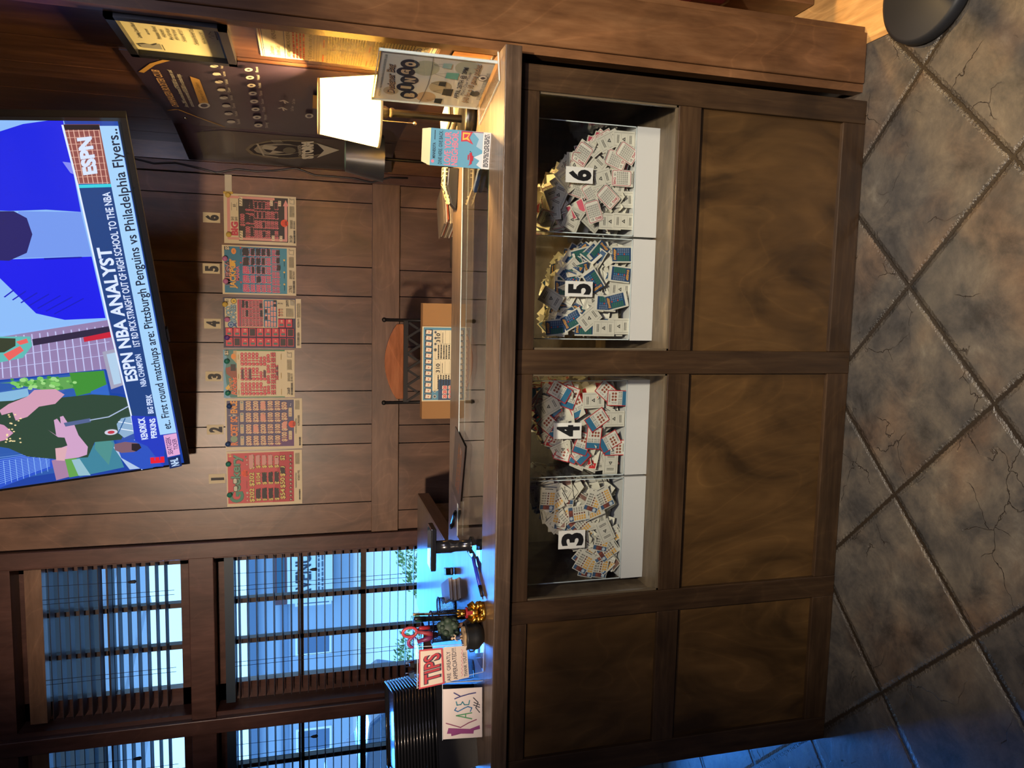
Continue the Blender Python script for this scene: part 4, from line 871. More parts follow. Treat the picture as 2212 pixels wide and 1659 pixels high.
def d2(c):
    c.poly([(.06, .02), (.965, .02), (.975, .89), (.05, .89)], '4a4866'); c.poly([(.05, .55), (.35, .89), (.05, .89)], '5c3a66')
    for t, a, w_, col in (('R', .09, .075, 'd0743c'), ('CKET', .26, .25, 'd8803c'), ('SC', .545, .11, 'd8803c'), ('ENCE', .72, .24, 'd89440')):
        c.text(t, a, .150, w_, .085, col, .045)
    c.disc(.215, .108, .0145, '7a9070'); c.poly([(.68, .155), (.655, .10), (.68, .03), (.705, .10)], 'a8a090'); c.disc(.68, .085, .004, '3a5a70'); c.greek(.36, .16, .66, .172, 1, 'b8a888')
    for a in (.09, .32, .55, .78): c.rr(a, .19, a+.18, .235, 'c0ae88', .003); c.text('7 7 7', a+.02, .228, .09, .026, '9a5040'); c.disc(a+.15, .212, .0045, '7a8a80')
    def v(t, a, z, w_): c.out(t, a, z, w_, .062, 'c07a66', 'cdbb90', .13, .035)
    for r_, ts in enumerate(('$300 $300 $300 $300', '$300 $200 $200 $200', '$200 $200 $200 $200', '$150 $150 $100 $100', '$100 $100 $100 $100')):
        for i, t in enumerate(ts.split()): v(t, .085+i*.228, .325+r_*.094, .185)
    for i, (t, w_) in enumerate((('$100', .185), ('$50', .16), ('$50', .15), ('$50', .15))): v(t, .15+i*.21, .79, w_)
    for a, b in ((.335, .355), (.56, .45), (.79, .45), (.40, .735)): c.scrib(a, b, a+.15, b+.065, 'd0907a', seed=9)
    for a in (.18, .64): c.rr(a, .82, a+.18, .865, 'c0ae88', .003); c.text('7 7', a+.02, .858, .08, .026, '9a5040')
    c.disc(.86, .845, .002, 'e0d8c0'); c.disc(.89, .85, .002, 'e0d8c0')
    dot(c, .49, .865, '$200'); c.bar(.06, .955, .22, .978); c.text('K3959305', .46, .965, .20, .026, '4a463e'); c.greek(.30, .905, .6, .925, 2, '6c7a74'); c.greek(.78, .905, .96, .965, 6, '88826c')
def d1(c):
    c.poly([(.055, .015), (.965, .015), (.975, .89), (.05, .89)], 'b8484a'); c.poly([(.05, .60), (.975, .70), (.975, .89), (.05, .89)], 'a8343c')
    c.out('G', .07, .205, .20, .175, '2c4a38', '3c7a62', .10, .06); c.out('eekery', .28, .170, .66, .115, '2c4a38', '5a8a72', .11, .03)
    c.rr(.27, .085, .38, .14, '2c2c28', .006); c.rr(.41, .08, .52, .135, '2c2c28', .006); c.rr(.28, .091, .37, .134, 'b8b49c', .005); c.rr(.42, .086, .51, .129, 'b8b49c', .005)
    c.text('$1', .90, .06, .06, .03, 'd0c070', .02); dot(c, .60, .24, '$100')
    for a in (.10, .17, .76, .84): c.disc(a, .265, .0055, '8c4a40'); c.disc(a, .265, .0038, 'c8887a')
    c.disc(.24, .265, .005, 'a8a08c'); c.disc(.90, .25, .004, '4a7a5c'); c.greek(.32, .25, .46, .275, 2, '8c3a3c')
    def v(t, a, z, w_, h=.060): c.out(t, a, z, w_, h, '243428', 'd2be66', .11, .03)
    v('$202', .07, .355, .25); v('$202', .36, .355, .25); v('$202', .67, .355, .25)
    for r_ in range(1, 5):
        for i in range(3): v('$104' if r_ == 1 else '$100', .085+i*.30, .355+r_*.082, .22, .052)
    for i, (t, a) in enumerate((('$54', .10), ('$50', .31), ('$50', .52), ('$2', .82))): v(t, a, .765, .19 if i < 3 else .09)
    for i, q in enumerate(((.12, .378, .32, .438), (.12, .46, .32, .522), (.12, .545, .32, .604), (.12, .625, .32, .686), (.42, .46, .61, .52), (.42, .545, .61, .602), (.42, .625, .61, .686), (.57, .705, .69, .768))): c.scrib(*q, '1c161a' if i % 3 else '2c2024', seed=i)
    for i, q in enumerate(((.68, .292, .94, .352), (.74, .378, .93, .436), (.74, .46, .93, .52), (.74, .545, .93, .604), (.74, .63, .88, .686))): c.scrib(*q, 'c08a80', seed=i+5)
    for i in range(12): c.disc(.09+i*.073, .845, .0058, '3c2c28' if i % 3 < 2 else '4a7a5c'); c.disc(.09+i*.073, .845, .0036, 'b89a7c')
    c.bar(.08, .955, .27, .975); c.text('K502192', .44, .965, .18, .026, '4a463e'); c.greek(.30, .905, .58, .925, 2, '6c7a74'); c.greek(.74, .905, .94, .965, 6, '88826c')
chart('red and green prize chart reading Geekery, first in the row under number 1', -.904, -.657, 1.563, 1.882, d1, ((.22, .035, 'green'), (.78, .025, 'green')))
chart('grey and purple prize chart reading Rocket Science, under number 2', -.650, -.424, 1.561, 1.884, d2, ((.12, .03, 'navy'), (.86, .055, 'navy')))
chart('green edged cream prize chart reading Riches, under number 3', -.419, -.209, 1.592, 1.888, d3, ((.10, .055, 'green'), (.76, .05, 'green')))
chart('navy prize chart with numbered red squares, under number 4', -.200, .016, 1.563, 1.885, d4, ((.20, .045, 'violet'), (.56, .05, 'pink'), (.86, .025, 'gold')))
chart('blue prize chart reading Mega Jackpot Mania, under number 5', .030, .238, 1.583, 1.886, d5, ((.26, .045, 'pink'), (.72, .04, 'pink')))
chart('black and pink prize chart reading Big Bar, under number 6', .246, .455, 1.581, 1.876, d6, ((.17, .065, 'gold'), (.96, .06, 'gold')))
for i, (xc, zc) in enumerate(((-.776, 1.921), (-.558, 1.925), (-.325, 1.926), (-.098, 1.928), (.136, 1.929), (.350, 1.924))):
    t = thing('number_sticker', 'cream sticker with black number %d above the %s chart' % (i+1, ('Geekery', 'Rocket Science', 'green Riches', 'red square numbered', 'Mega Jackpot', 'Big Bar')[i]), 'sticker', (xc-.021, YW-.0012, zc-.033), group='number stickers over the prize charts')
    box('paper', 0, .042, 0, .001, 0, .068, ink('b9ac88'), t)
    s = Sheet((0, 0, 0), (1, 0, 0), (0, 0, 1), step=.0001); s.text(str(i+1), .008 if i else .014, .009, .050, ink('15151a', .6), .025 if i else .012, bold=.06)
    o = s.mb.obj('numeral', t, fix=False); o.matrix_local = s.frame()
rb = MB(); rb.box(.457, .572, YW-.004, YW-.0035, 1.842, 1.870, mat(hx('b8b096'), .3)); rb.box(.452, .461, YW-.008, YW-.0035, 1.838, 1.876, mat(PINC['gold'], .1))
tag(rb.obj('tape_strip'), 'pale strip of tape running from the Big Bar chart to the corner', 'tape')
# cable down the corner
cb = MB(); pts = [(.553+.012*math.sin(k*.9)+.01*math.sin(k*2.3), YW-.024, 2.3-k*.08) for k in range(16)]
cb.tube(pts, .0035, mat((.01, .01, .012), .4), 8); tag(cb.obj('cable'), 'black television cable hanging down the wall corner', 'cable')

# ================================================================== right-hand wall: certificate, house rules, booster club banner
def wall_sheet(ya, yb, z0, z1, x=XR-.002):     # u runs toward the room (-y)
    return Sheet((x, ya, z0), (0, -1, 0), (0, 0, 1), step=.0001, lift=.0003), ya-yb, z1-z0
ce = thing('framed_certificate', 'black framed gambling premises permit on the right-hand wall', 'certificate', (XR, .24, 1.72))
FBK = mat((.008, .008, .011), .3, name='black_picture_frame')
fr = MB(); y0, y1, z0, z1 = .095, .385, 1.714, 1.972
for a, b, c_, d_ in ((y0, y1, z0, z0+.020), (y0, y1, z1-.020, z1), (y0, y0+.022, z0, z1), (y1-.022, y1, z0, z1)): fr.box(XR-.020, XR, a, b, c_, d_, FBK)
o = fr.obj('frame', ce); o.location = (-XR, -.24, -1.72)
s, W, H = wall_sheet(y1-.021, y0+.021, z0+.019, z1-.019, XR-.006)
s.rect(0, 0, W, H, ink('cfcaa2')); s.rect(0, 0, W, .010, ink('4a6a8c'))
s.poly([(W*.86, H), (W, H), (W, H*.80)], ink('a8c4d4')); K = ink('3a3a38')  # pale blue corner: bluish light on the glass, painted onto the sheet
for t, v, h, w_ in (('Gambling Control Board', .865, .035, .42), ('has issued', .76, .025, .16), ('Premises Permit', .66, .036, .36), ('95429-003', .595, .028, .22), ('Moes Char House', .53, .034, .32), ('590 W 79th Street', .47, .030, .30), ('Chanhassen, MN 55317', .40, .030, .36), ('Chanhassen Booster Club', .28, .038, .48), ('Effective Date: Jan 4, 2012', .19, .028, .34)):
    s.text(t, W*.60, H*v, H*h*1.2, K, W*w_, 'C', .01)
s.poly([(W*.10, H*.93), (W*.20, H*.95), (W*.24, H*.86), (W*.21, H*.80), (W*.28, H*.72), (W*.10, H*.72)], ink('8c8c82')); s.rect(W*.08, H*.69, W*.26, H*.70, K)
s.line([(W*.62, H*.10), (W*.66, H*.14), (W*.70, H*.08), (W*.74, H*.13), (W*.82, H*.10)], .0012, K); s.greek(W*.6, H*.04, W*.3, H*.03, 1, K)
s.obj('certificate_sheet', ce)
ru = thing('rules_sheet', 'long white printed sheet of charitable gambling house rules', 'notice', (XR, .2, 1.44))
s, W, H = wall_sheet(.322, .088, 1.218, 1.650)
q = MB(); q.box(XR-.0015, XR, .088, .322, 1.218, 1.650, ink('d8d2b8')); o = q.obj('paper', ru); o.location = (-XR, -.2, -1.44)
s.rect(0, 0, W, H, ink('dcd6ba')); RD, BLU = ink('b04030'), ink('34507c'); K = ink('3c3a34')
for v, c_ in ((.985, RD), (.975, BLU), (.035, RD), (.020, BLU), (.855, BLU)): s.rect(0, H*v, W, H*v+.0015, c_)
s.text('CHARITABLE GAMBLING HOUSE RULES', W*.03, H*.825, H*.020, K, W*.94, bold=.01)
s.text('Chanhassen', W*.08, H*.92, .010, K, W*.3, shear=.2); s.text('Booster Club', W*.08, H*.885, .010, K, W*.32, shear=.2); s.text('95429-003', W*.62, H*.90, .010, K, W*.30, shear=.2)
s.greek(W*.05, H*.74, W*.9, H*.075, 4, RD, 2); s.text('$1 - $2 and $5 games, no other checks', W*.04, H*.705, .009, K, W*.9, shear=.2)
for v in (.69, .675, .66): s.rect(W*.03, H*v, W*.97, H*v+.0006, K)
for a in (.04, .53):
    s.greek(W*a, H*.63, W*.25, .006, 1, RD, 5); s.greek(W*a, H*.40, W*.43, H*.22, 15, K, 7+int(a*10)); s.greek(W*a, H*.37, W*.2, .005, 1, RD, 5); s.greek(W*a, H*.12, W*.43, H*.24, 14, K, 17+int(a*10))
s.text('BINGO', W*.56, H*.085, .012, ink('4a5a9c'), W*.3, bold=.03); s.text('CALL', W*.58, H*.11, .010, ink('4a5a9c'), W*.24, bold=.03)
s.text('800-333-1767', W*.40, H*.045, .012, K, W*.55, bold=.02)
s.obj('printed_face', ru)
lb = box('trim_12', XR-.010, XR, .088, .36, 1.185, 1.212, post_m); struct(lb)
struct(box('trim_13', XR-.006, XR, .11, .33, 1.075, 1.175, wood('orange_panel_wood', (.20, .08, .03), (.36, .16, .06), (.48, .25, .10), 'z', blotch=.3, fine=30)))

bn = thing('club_banner', 'dark purple vinyl booster club banner with gold curves and storm emblem', 'banner', (XR, .9, 1.6))
# the near panel lies on the wall, the far panel swings across the corner
BY0, BY1 = .392, 1.22
PUR, GRYB, GLD, WHT = ink('2b2130', .35), ink('38322c', .35), ink('a07a3c'), ink('b9b3a4')
q = MB(); q.box(XR-.0036, XR-.0006, BY0, BY1, 1.19, 2.004, PUR)
q.prism([(XR-.0036, BY1), (XR-.0006, BY1), (.5815, 1.5865), (.5785, 1.5855)], 1.19, 2.004, PUR, 'z')
o = q.obj('vinyl_sheet', bn); o.location = (-XR, -.9, -1.6)
sA = Sheet((XR-.004, BY1, 1.19), (0, -1, 0), (0, 0, 1), step=.00012, lift=.0004)
sB = Sheet((.5785, 1.585, 1.19), (XR-.0040-.5785, BY1-1.585, 0), (0, 0, 1), step=.00012, lift=.0008)
s = sB
s.ppoly([(424, 285), (480, 281), (625, 293), (768, 304), (846, 310), (846, 372), (600, 358), (508, 345), (440, 342)], GRYB)
s.pline([(480, 275), (505, 290), (508, 340)], .0015, ink('6c6454'))
s = sA
s.pline([(362, 238), (384, 236), (425, 252), (470, 268), (485, 274)], .007, GLD); s.pline([(425, 252), (475, 272), (600, 284), (745, 305)], .003, ink('8c8468'))
s.pline([(408, 116), (372, 126), (330, 138), (306, 155)], .014, GLD); s.pline([(284, 111), (342, 128), (395, 114)], .002, GLD)
s.ptext('CHANHASSEN BOOSTER CLUB', (387, 231), (343, 151), (372, 229), ink('b08a60'), .02)
s.ptext('Since 2008 we have donated $750,000 for teams and', (408, 231), (370, 151), (399, 230), WHT); s.ptext('activities and awarded $35,000 in scholarships', (420, 230), (389, 160), (411, 229), WHT)
s.ppoly([(410, 164), (431, 171), (452, 225), (431, 223)], GLD); s.ptext('Thanks to Pull Tabbers', (444, 218), (428, 178), (436, 216), ink('4c3a20'))
def pdisc(x, y, rx, ry, m):
    s.ppoly([(x+rx*math.cos(2*PI*i/12), y+ry*math.sin(2*PI*i/12)) for i in range(12)], m)
pdisc(441, 227, 13, 6, WHT); pdisc(441, 227, 8, 4, PUR)
ic = ['Baseball', 'Football', 'Dance', 'Basketball', 'Cheer', 'Softball', 'Lacrosse', 'Hockey']
for i in range(8):
    x, y = 499-i*5.2, 262-i*17.5
    pdisc(x, y, 9, 3.2, WHT); s.pline([(x-5, y-3), (x+9, y+2)], .004, PUR if i % 2 else WHT); s.ptext(ic[i], (x+20, y+4), (x+18, y-6), (x+14, y+5), WHT)
ic = ['Skiing', 'Hoops', 'Track', 'Soccer', 'Tennis', 'Football', 'Volleyball', 'Band']
for i in range(8):
    x, y = 558-i*3, 268-i*17.6
    pdisc(x, y, 9, 4, WHT); pdisc(x, y, 4, 1.5, PUR); s.ptext(ic[i], (x+21, y+5), (x+20, y-6), (x+15, y+5), WHT)
for x, y in ((610, 229), (613, 213)):
    s.pline([(x-8, y), (x, y-2), (x+9, y+3)], .007, WHT); s.pline([(x, y-2), (x+3, y+5)], .005, WHT); s.ptext('Club Team', (x+24, y+6), (x+24, y-5), (x+18, y+6), WHT)
s.ppoly([(676, 199), (690, 201), (690, 231), (675, 228)], GLD); pdisc(668, 245, 9, 5, WHT); pdisc(668, 245, 5, 3, PUR)
s.obj('printed_face', bn); s = sB
s.ptext('A BRIGHTER', (452, 341), (441, 278), (445, 343), ink('5c564a')); s.ptext('CHANHASSEN', (478, 343), (466, 276), (470, 344), ink('5c564a'))
pdisc(620, 322, 90, 21, ink('6c6450')); pdisc(622, 322, 84, 18, ink('1f1c1c')); pdisc(600, 322, 52, 13, ink('85806f')); pdisc(612, 322, 42, 10, ink('1f1c1c'))
s.ppoly([(570, 312), (600, 316), (590, 324), (615, 328), (580, 332), (590, 324), (565, 320)], ink('a09a86')); s.pline([(556, 310), (570, 335), (600, 339)], .008, ink('a09a86')); pdisc(625, 324, 14, 7, ink('5c584a'))
s.ptext('CHANHASSEN', (652, 336), (650, 312), (645, 337), ink('b8b29c')); s.ptext('STORM', (675, 341), (675, 304), (652, 343), ink('c4bea8'), .08)
s.ppoly([(684, 308), (733, 323), (684, 340), (700, 324)], ink('b0aa96'))
s.ptext('100', (612, 307), (606, 301), (590, 307), ink('a09a86'))
s.obj('emblem_print', bn)
for x, y in ((300, 110), (400, 255)):
    P_ = at(x, y, 'x', XR-.006); m = MB(); m.ball((0, 0, 0), (.004, .007, .007), mat((.4, .38, .32), .25, 1.)); o = m.obj('grommet', bn); o.location = (P_.x-XR, P_.y-.9, P_.z-1.6)
# ================================================================== things on the counter
ZC = 1.0702
def local(o, t): o.location = -t.location; return o          # mesh written in room coordinates under an unrotated thing
# bingo sign in an acrylic stand
A_, B_ = Vector((.5485, .276, ZC+.006)), Vector((.6065, .054, ZC+.006))
be = (B_-A_).normalized(); BWd = (B_-A_).length
bs = thing('sign_holder', 'acrylic stand holding the Designer Bag BINGO flyer beside the wooden post', 'sign', (A_+B_)/2)
s = Sheet(A_, be, (0, 0, 1), step=.0001, lift=.0022); HB = .292
s0 = s.frame(); m = MB()
def plq(m, u0, u1, v0, v1, n0, n1, mt): m.box(u0, u1, v0, v1, n0, n1, mt, s0)
plq(m, 0, BWd, .0, HB, .0018, .0040, ACRYL); plq(m, 0, BWd, 0, HB, -.0040, -.0018, ACRYL); plq(m, 0, BWd, -.004, -.001, -.05, .05, ACRYL); local(m.obj('acrylic_holder'), bs).parent = bs
m = MB()
for a in ((0, .0016, 0, HB), (BWd-.0016, BWd, 0, HB), (0, BWd, HB-.0016, HB)): plq(m, *a, -.004, .004, AEDGE)
plq(m, 0, BWd, -.004, -.001, .0485, .05, AEDGE); plq(m, 0, BWd, -.004, -.001, -.05, -.0485, AEDGE); plq(m, 0, .0015, -.004, -.001, -.05, .05, AEDGE); plq(m, BWd-.0015, BWd, -.004, -.001, -.05, .05, AEDGE)
local(m.obj('polished_edges'), bs).parent = bs
m = MB(); plq(m, .004, BWd-.004, .004, HB-.006, -.0016, .0002, ink('d4d2cc')); local(m.obj('flyer_paper'), bs).parent = bs
s.h = .0004; s.step = .00006
NV = ink('20283e'); PK = ink('c8a888'); TQ = ink('5ca8a0')
s.rect(.004, .004, BWd-.004, HB-.006, ink('dcdcd8'))
for u, v, r_, c in ((.035, .15, .026, 'c4ac90'), (.09, .12, .03, 'c0b498'), (.17, .17, .034, 'b4b8a4'), (.05, .245, .02, 'beb49c'), (.19, .07, .03, 'b4bcb0')): s.disc(u, v, r_, ink(c))
s.text('HOSTED BY THE CHANHASSEN HIGH SCHOOL BOOSTER CLUB', BWd/2, HB-.022, .0055, NV, BWd*.84, 'C')
s.text('Designer Bag', .038, .235, .020, NV, .135, bold=.055, shear=.15, rot=.10); s.text('Designer Bag', .039, .237, .018, PK, .132, bold=.0, shear=.15, rot=.10)
for i, ch in enumerate('BINGO'):
    u, v = .038+i*.036, .196+(.010 if i % 2 else 0)+i*.004; s.disc(u, v, .0205, NV, .0235)
for i, ch in enumerate('BINGO'):
    u, v = .038+i*.036, .196+(.010 if i % 2 else 0)+i*.004; s.text(ch, u, v-.0125, .025, ink('cdb89c'), .020 if ch != 'I' else .012, 'C', bold=.08)
s.line([(.004+BWd*.96*t/12, .152+.55*(t/12-.55)**2*.06+.002) for t in range(13)], .0013, NV)
for u, v, w_, h_, c in ((.022, .115, .026, .020, '20282c'), (.070, .098, .036, .026, '20282c'), (.108, .118, .022, .018, '20282c'), (.150, .100, .030, .032, '5aa39c'), (.192, .120, .024, .022, '8fb4b4')):
    s.line([(u-w_*.3, v+h_/2), (u, v+h_+.012), (u+w_*.3, v+h_/2)], .0008, NV); s.poly([(u-w_/2, v-h_/2), (u+w_/2, v-h_/2), (u+w_*.42, v+h_/2), (u-w_*.42, v+h_/2)], ink(c))
s.text('APRIL 26TH @ 2PM', BWd*.52, .066, .013, NV, .15, 'C', bold=.02); s.text("Moe's Char House", BWd*.52, .054, .009, NV, .11, 'C')
s.text('$40 for a 10 game packet', BWd*.52, .036, .016, NV, .185, 'C', bold=.045, shear=.15); s.text('$40 for a 10 game packet', BWd*.52, .037, .0145, PK, .182, 'C', bold=.0, shear=.15)
s.disc(.155, .021, .013, NV); s.disc(.155, .021, .0115, ink('d8d8d4')); s.disc(.155, .021, .006, NV); s.disc(.078, .022, .013, ink('2c3234'), .009); s.poly([(.064, .026), (.09, .030), (.084, .038), (.070, .037)], ink('2c3234'))
s.text('RESERVATIONS ACCEPTED AT THE', BWd*.5, .0105, .005, NV, .13, 'C'); s.text("PULL TAB BOOTH INSIDE MOE'S", BWd*.5, .0045, .005, NV, .13, 'C')
s.obj('flyer_print', bs)

# the lit table lamp
lx, ly = .540, .375
lp = thing('table_lamp', 'lit table lamp with glowing cream shade and black stem on the counter', 'lamp', (lx, ly, ZC))
BLK = mat((.010, .009, .008), .32, metal=.3, name='black_lamp_metal'); BRS = mat((.75, .66, .48), .25, 1., name='pale_chain_metal')
m = MB(); m.lathe([(.001, 0), (.066, 0), (.067, .028), (.062, .032), (.001, .033)], BLK, n=40); m.obj('base', lp)
m = MB(); m.lathe([(.011, .032), (.011, .225), (.014, .23), (.014, .236), (.011, .24)], BLK, n=20); m.obj('stem', lp)
m = MB(); m.lathe([(.011, .24), (.017, .25), (.018, .285), (.012, .295)], BLK, n=20); m.obj('socket', lp)
SHM = bpy.data.materials.new('cream_lampshade'); SHM.use_nodes = True; nt = SHM.node_tree; nt.nodes.clear()
o_ = N(nt, 'ShaderNodeOutputMaterial'); d_ = N(nt, 'ShaderNodeBsdfDiffuse'); t_ = N(nt, 'ShaderNodeBsdfTranslucent'); x_ = N(nt, 'ShaderNodeMixShader')
d_.inputs[0].default_value = (.75, .58, .30, 1); t_.inputs[0].default_value = (.50, .37, .13, 1); x_.inputs[0].default_value = .5
nt.links.new(d_.outputs[0], x_.inputs[1]); nt.links.new(t_.outputs[0], x_.inputs[2]); nt.links.new(x_.outputs[0], o_.inputs[0])
m = MB(); m.lathe([(.097, .268), (.072, .434)], SHM, n=48); m.obj('lamp_shade', lp, fix=False)
m = MB(); TR = mat((.62, .48, .24), .7, name='shade_trim'); m.lathe([(.0965, .266), (.0985, .266), (.0985, .272), (.0965, .272), (.0965, .266)], TR, n=48); m.lathe([(.0715, .430), (.0735, .430), (.0735, .436), (.0715, .436), (.0715, .430)], TR, n=48); m.obj('shade_rim', lp)
m = MB(); m.ball((0, 0, .345), (.018, .018, .020), mat((1., .72, .36), .3, emit=30, name='bulb_glass')); m.obj('bulb', lp)
m = MB()
for k in range(26): m.ball((-.028, -.02, .262-k*.0034), .0016, BRS, 6, 4)
m.ball((-.028, -.02, .170), .0055, BRS, 12, 8); m.obj('pull_chain', lp)
pl = bpy.data.lights.new('table_lamp_light', 'POINT'); pl.energy = 110; pl.color = (1, .64, .24); pl.shadow_soft_size = .030
po = bpy.data.objects.new('table_lamp_light', pl); COL.objects.link(po); po.location = (lx, ly, ZC+.345)

# low cabinet behind the counter with the second lamp and papers
fc = thing('low_cabinet', 'low dark cabinet behind the counter against the right-hand wall', 'cabinet', (.40, 1.05, 0))
box('body', -.24, .23, -.20, .30, 0, .95, INT, fc)
l2 = thing('reading_lamp', 'unlit reading lamp with dark flared shade behind the glowing lamp', 'lamp', (.528, 1.0, .95))
NAV = mat((.020, .024, .030), .35, name='dark_lamp_shade')
m = MB(); m.lathe([(.001, 0), (.07, 0), (.07, .015), (.001, .02)], BLK, n=32); m.obj('base', l2)
m = MB(); m.lathe([(.0062, .015), (.0062, .40)], mat((.03, .026, .022), .2, .8), n=16); m.obj('pole', l2)
m = MB(); m.lathe([(.083, .318), (.054, .452)], NAV, n=40); m.lathe([(.0815, .318), (.0525, .452)], mat((.10, .16, .12), .5, name='shade_lining'), n=40); m.obj('lamp_shade', l2, fix=False)
def sheet_stack(name, label, cat, x, y, z, w_, d_, n, rot, cols, t=.004, jit=.006, tilt=(0, 0)):
    q = thing(name, label, cat, (x, y, z), (tilt[0], tilt[1], rot)); m = MB(); R_ = random.Random(int(abs(x*1000)))
    for k in range(n):
        M = Matrix.Translation((R_.uniform(-jit, jit), R_.uniform(-jit, jit), k*t)) @ Matrix.Rotation(R_.uniform(-.05, .05), 4, 'Z')
        m.box(-w_/2, w_/2, -d_/2, d_/2, .0002, t*.86, ink(cols[k % len(cols)]), M)
    m.obj('sheets', q); return q
sheet_stack('brochure_stack', 'stack of tan and cream brochures piled behind the counter by the lamp pole', 'brochures', .345, .93, .95, .15, .12, 26, .35, ['7c6a58', '86745e', 'b8a888', '74624e', '9c4c30', 'c0b49c'], .0045)
sheet_stack('paper_bundle', 'bundle of white slips behind the black lamp base', 'papers', .575, .545, ZC, .08, .13, 9, .3, ['c8c6b8', 'aaa896', 'd6d4c8'], .006, .008)

# spotted case and its neighbours at the back of the counter
sp_ = thing('spotted_case', 'cream and black spotted case lying at the back edge of the counter', 'case', (.385, .60, ZC), (0, 0, -.15))
m = MB(); m.prism([(-.075, .004), (-.04, .0), (.055, .0), (.055, .034), (.0, .036), (-.055, .022)], -.028, .028, mat((.012, .012, .014), .3)); m.obj('case_body', sp_, bevel=.003)
m = MB(); m.prism([(-.055, .0225), (0, .0365), (.055, .0345), (.055, .046), (0, .047), (-.06, .028)], -.027, .027, ink('b8aa84')); m.obj('case_lid', sp_, bevel=.002)
m = MB(); R_ = random.Random(3)
for k in range(26):
    u = R_.uniform(-.05, .05); zz = .0285+(u+.06)*.33 if u < 0 else .0475; q = .0028
    m.box(u-q, u+q, -.0275, -.0268, zz-.010-q, zz-.006, ink('1c1a18')); yy = R_.uniform(-.02, .02); m.box(u-q, u+q, yy-q, yy+q, zz-.006, zz+.0006, ink('1c1a18'))
m.obj('spots', sp_)
a, b = at(1038, 362, 'z', ZC+.006), at(1026, 412, 'z', ZC+.006)  # navy bar modelled in place of the dark lamp base's reflection in the glass
nb = thing('lamp_base_reflection', 'slim navy blue case lying on the glass beside the blue flyer box', 'case', (a+b)/2)
m = MB(); d_ = (b-a)/2; m.bar(-d_, d_, .018, .011, mat(hx('1c2c48'), .5)); m.obj('case_body', nb, bevel=.003)

# love your neighbor flyer box
a, b = at(1055.8, 366, 'z', ZC), at(1061, 287, 'z', ZC); e = (b-a).normalized(); wv_ = (b-a).length
fbx = thing('flyer_box', 'light blue LOVE YOUR NEIGHBOR flyer box standing on the counter glass', 'flyer box', (a.x, a.y, ZC), (0, 0, math.atan2(e.y, e.x)))
hb = .158; CR = ink('cfc59c'); BLF = ink('5f97ae')
m = MB(); m.box(0, wv_, 0, .0015, 0, hb, BLF); m.box(0, wv_, .052, .0535, 0, hb*1.0, CR); m.box(0, .0015, 0, .0535, 0, hb, CR); m.box(wv_-.0015, wv_, 0, .0535, 0, hb, CR)
m.add([(0, 0, hb), (wv_, 0, hb), (wv_*.97, .03, hb+.018), (wv_*.08, .03, hb+.018)], [(0, 1, 2, 3)], CR); m.box(.001, wv_-.001, .001, .052, 0, .002, CR); m.obj('box', fbx)
s = Sheet((0, 0, 0), (1, 0, 0), (0, 0, 1), step=.00006); W = wv_; H = hb
K = ink('1b2430'); P2 = ink('d8788c'); s.rect(0, 0, W, H, ink('5f98b2')); s.rect(0, 0, W, H*.13, ink('d3d0cc'))
s.poly([(0, H*.13), (W*.1, H*.22), (W*.22, H*.17), (W*.3, H*.27), (W*.42, H*.13)], ink('c4cdd2')); s.poly([(W*.5, H*.13), (W*.6, H*.24), (W*.8, H*.2), (W, H*.32), (W, H*.13)], ink('9cb4c4'))
s.disc(W*.12, H*.955, .004, P2); s.text('MINNESOTA', W*.20, H*.915, .0075, K, W*.42, bold=.02); s.greek(W*.70, H*.92, W*.25, .004, 1, K)
s.text('DINE HERE. GIVE BACK.', W*.05, H*.805, .0095, K, W*.90, bold=.008)
s.text('LOVE YOUR', W*.04, H*.665, .0165, P2, W*.90, bold=.018); s.text('NEIGHBOR.', W*.04, H*.545, .0165, P2, W*.92, bold=.018)
s.poly([(W*.70, H*.50), (W*.98, H*.50), (W*.98, H*.31), (W*.82, H*.36), (W*.64, H*.29), (W*.72, H*.40)], ink('b83c50')); s.poly([(W*.74, H*.475), (W*.95, H*.475), (W*.95, H*.345), (W*.82, H*.385), (W*.72, H*.345), (W*.77, H*.41)], ink('e0b04c')); s.poly([(W*.79, H*.455), (W*.91, H*.455), (W*.91, H*.37), (W*.82, H*.41)], ink('b83c50'))
s.rect(W*.975, H*.13, W*.99, H*.5, ink('8c2c3c'))
s.poly([(W*.05, H*.37), (W*.10, H*.34), (W*.20, H*.335), (W*.40, H*.35), (W*.44, H*.31), (W*.36, H*.30), (W*.12, H*.30)], ink('b03040')); s.rect(W*.22, H*.355, W*.36, H*.375, ink('b03040')); s.rect(W*.20, H*.28, W*.34, H*.298, ink('b03040')); s.disc(W*.45, H*.335, .0012, K)
s.greek(W*.05, H*.02, W*.9, H*.09, 4, K, 5)
o = s.mb.obj('printed_face', fbx, fix=False); o.matrix_local = s.frame()

# dark menu card lying flat
C4 = [at(*q, 'z', ZC) for q in ((985, 921), (1006, 965), (994, 1100), (977.5, 1051))]; cc = sum(C4, Vector())/4
mc = thing('menu_card', 'dark brown card with gold script lying flat on the counter', 'card', cc)
m = MB(); m.prism([(q.x-cc.x, q.y-cc.y) for q in C4], .0002, .0022, ink('2e2422', .3), 'z'); m.obj('card', mc)
e1 = (C4[1]-C4[2]); s = Sheet((C4[2].x-cc.x, C4[2].y-cc.y, .0024), e1, Vector((0, 0, 1)).cross(e1), step=.00005, lift=.0001)
L_ = e1.length
for i, (t, v) in enumerate((('Holiday Specials', .085), ('Surf & Turf', .060), ('served nightly', .036))): s.greek(L_*.15, v*.9, L_*.7, .010, 2, ink('b8743c'), i)
s.line([(L_*.1, .02), (L_*.9, .02)], .0006, ink('a8846c')); s.disc(L_*.8, .05, .012, ink('8c8480'), .006)
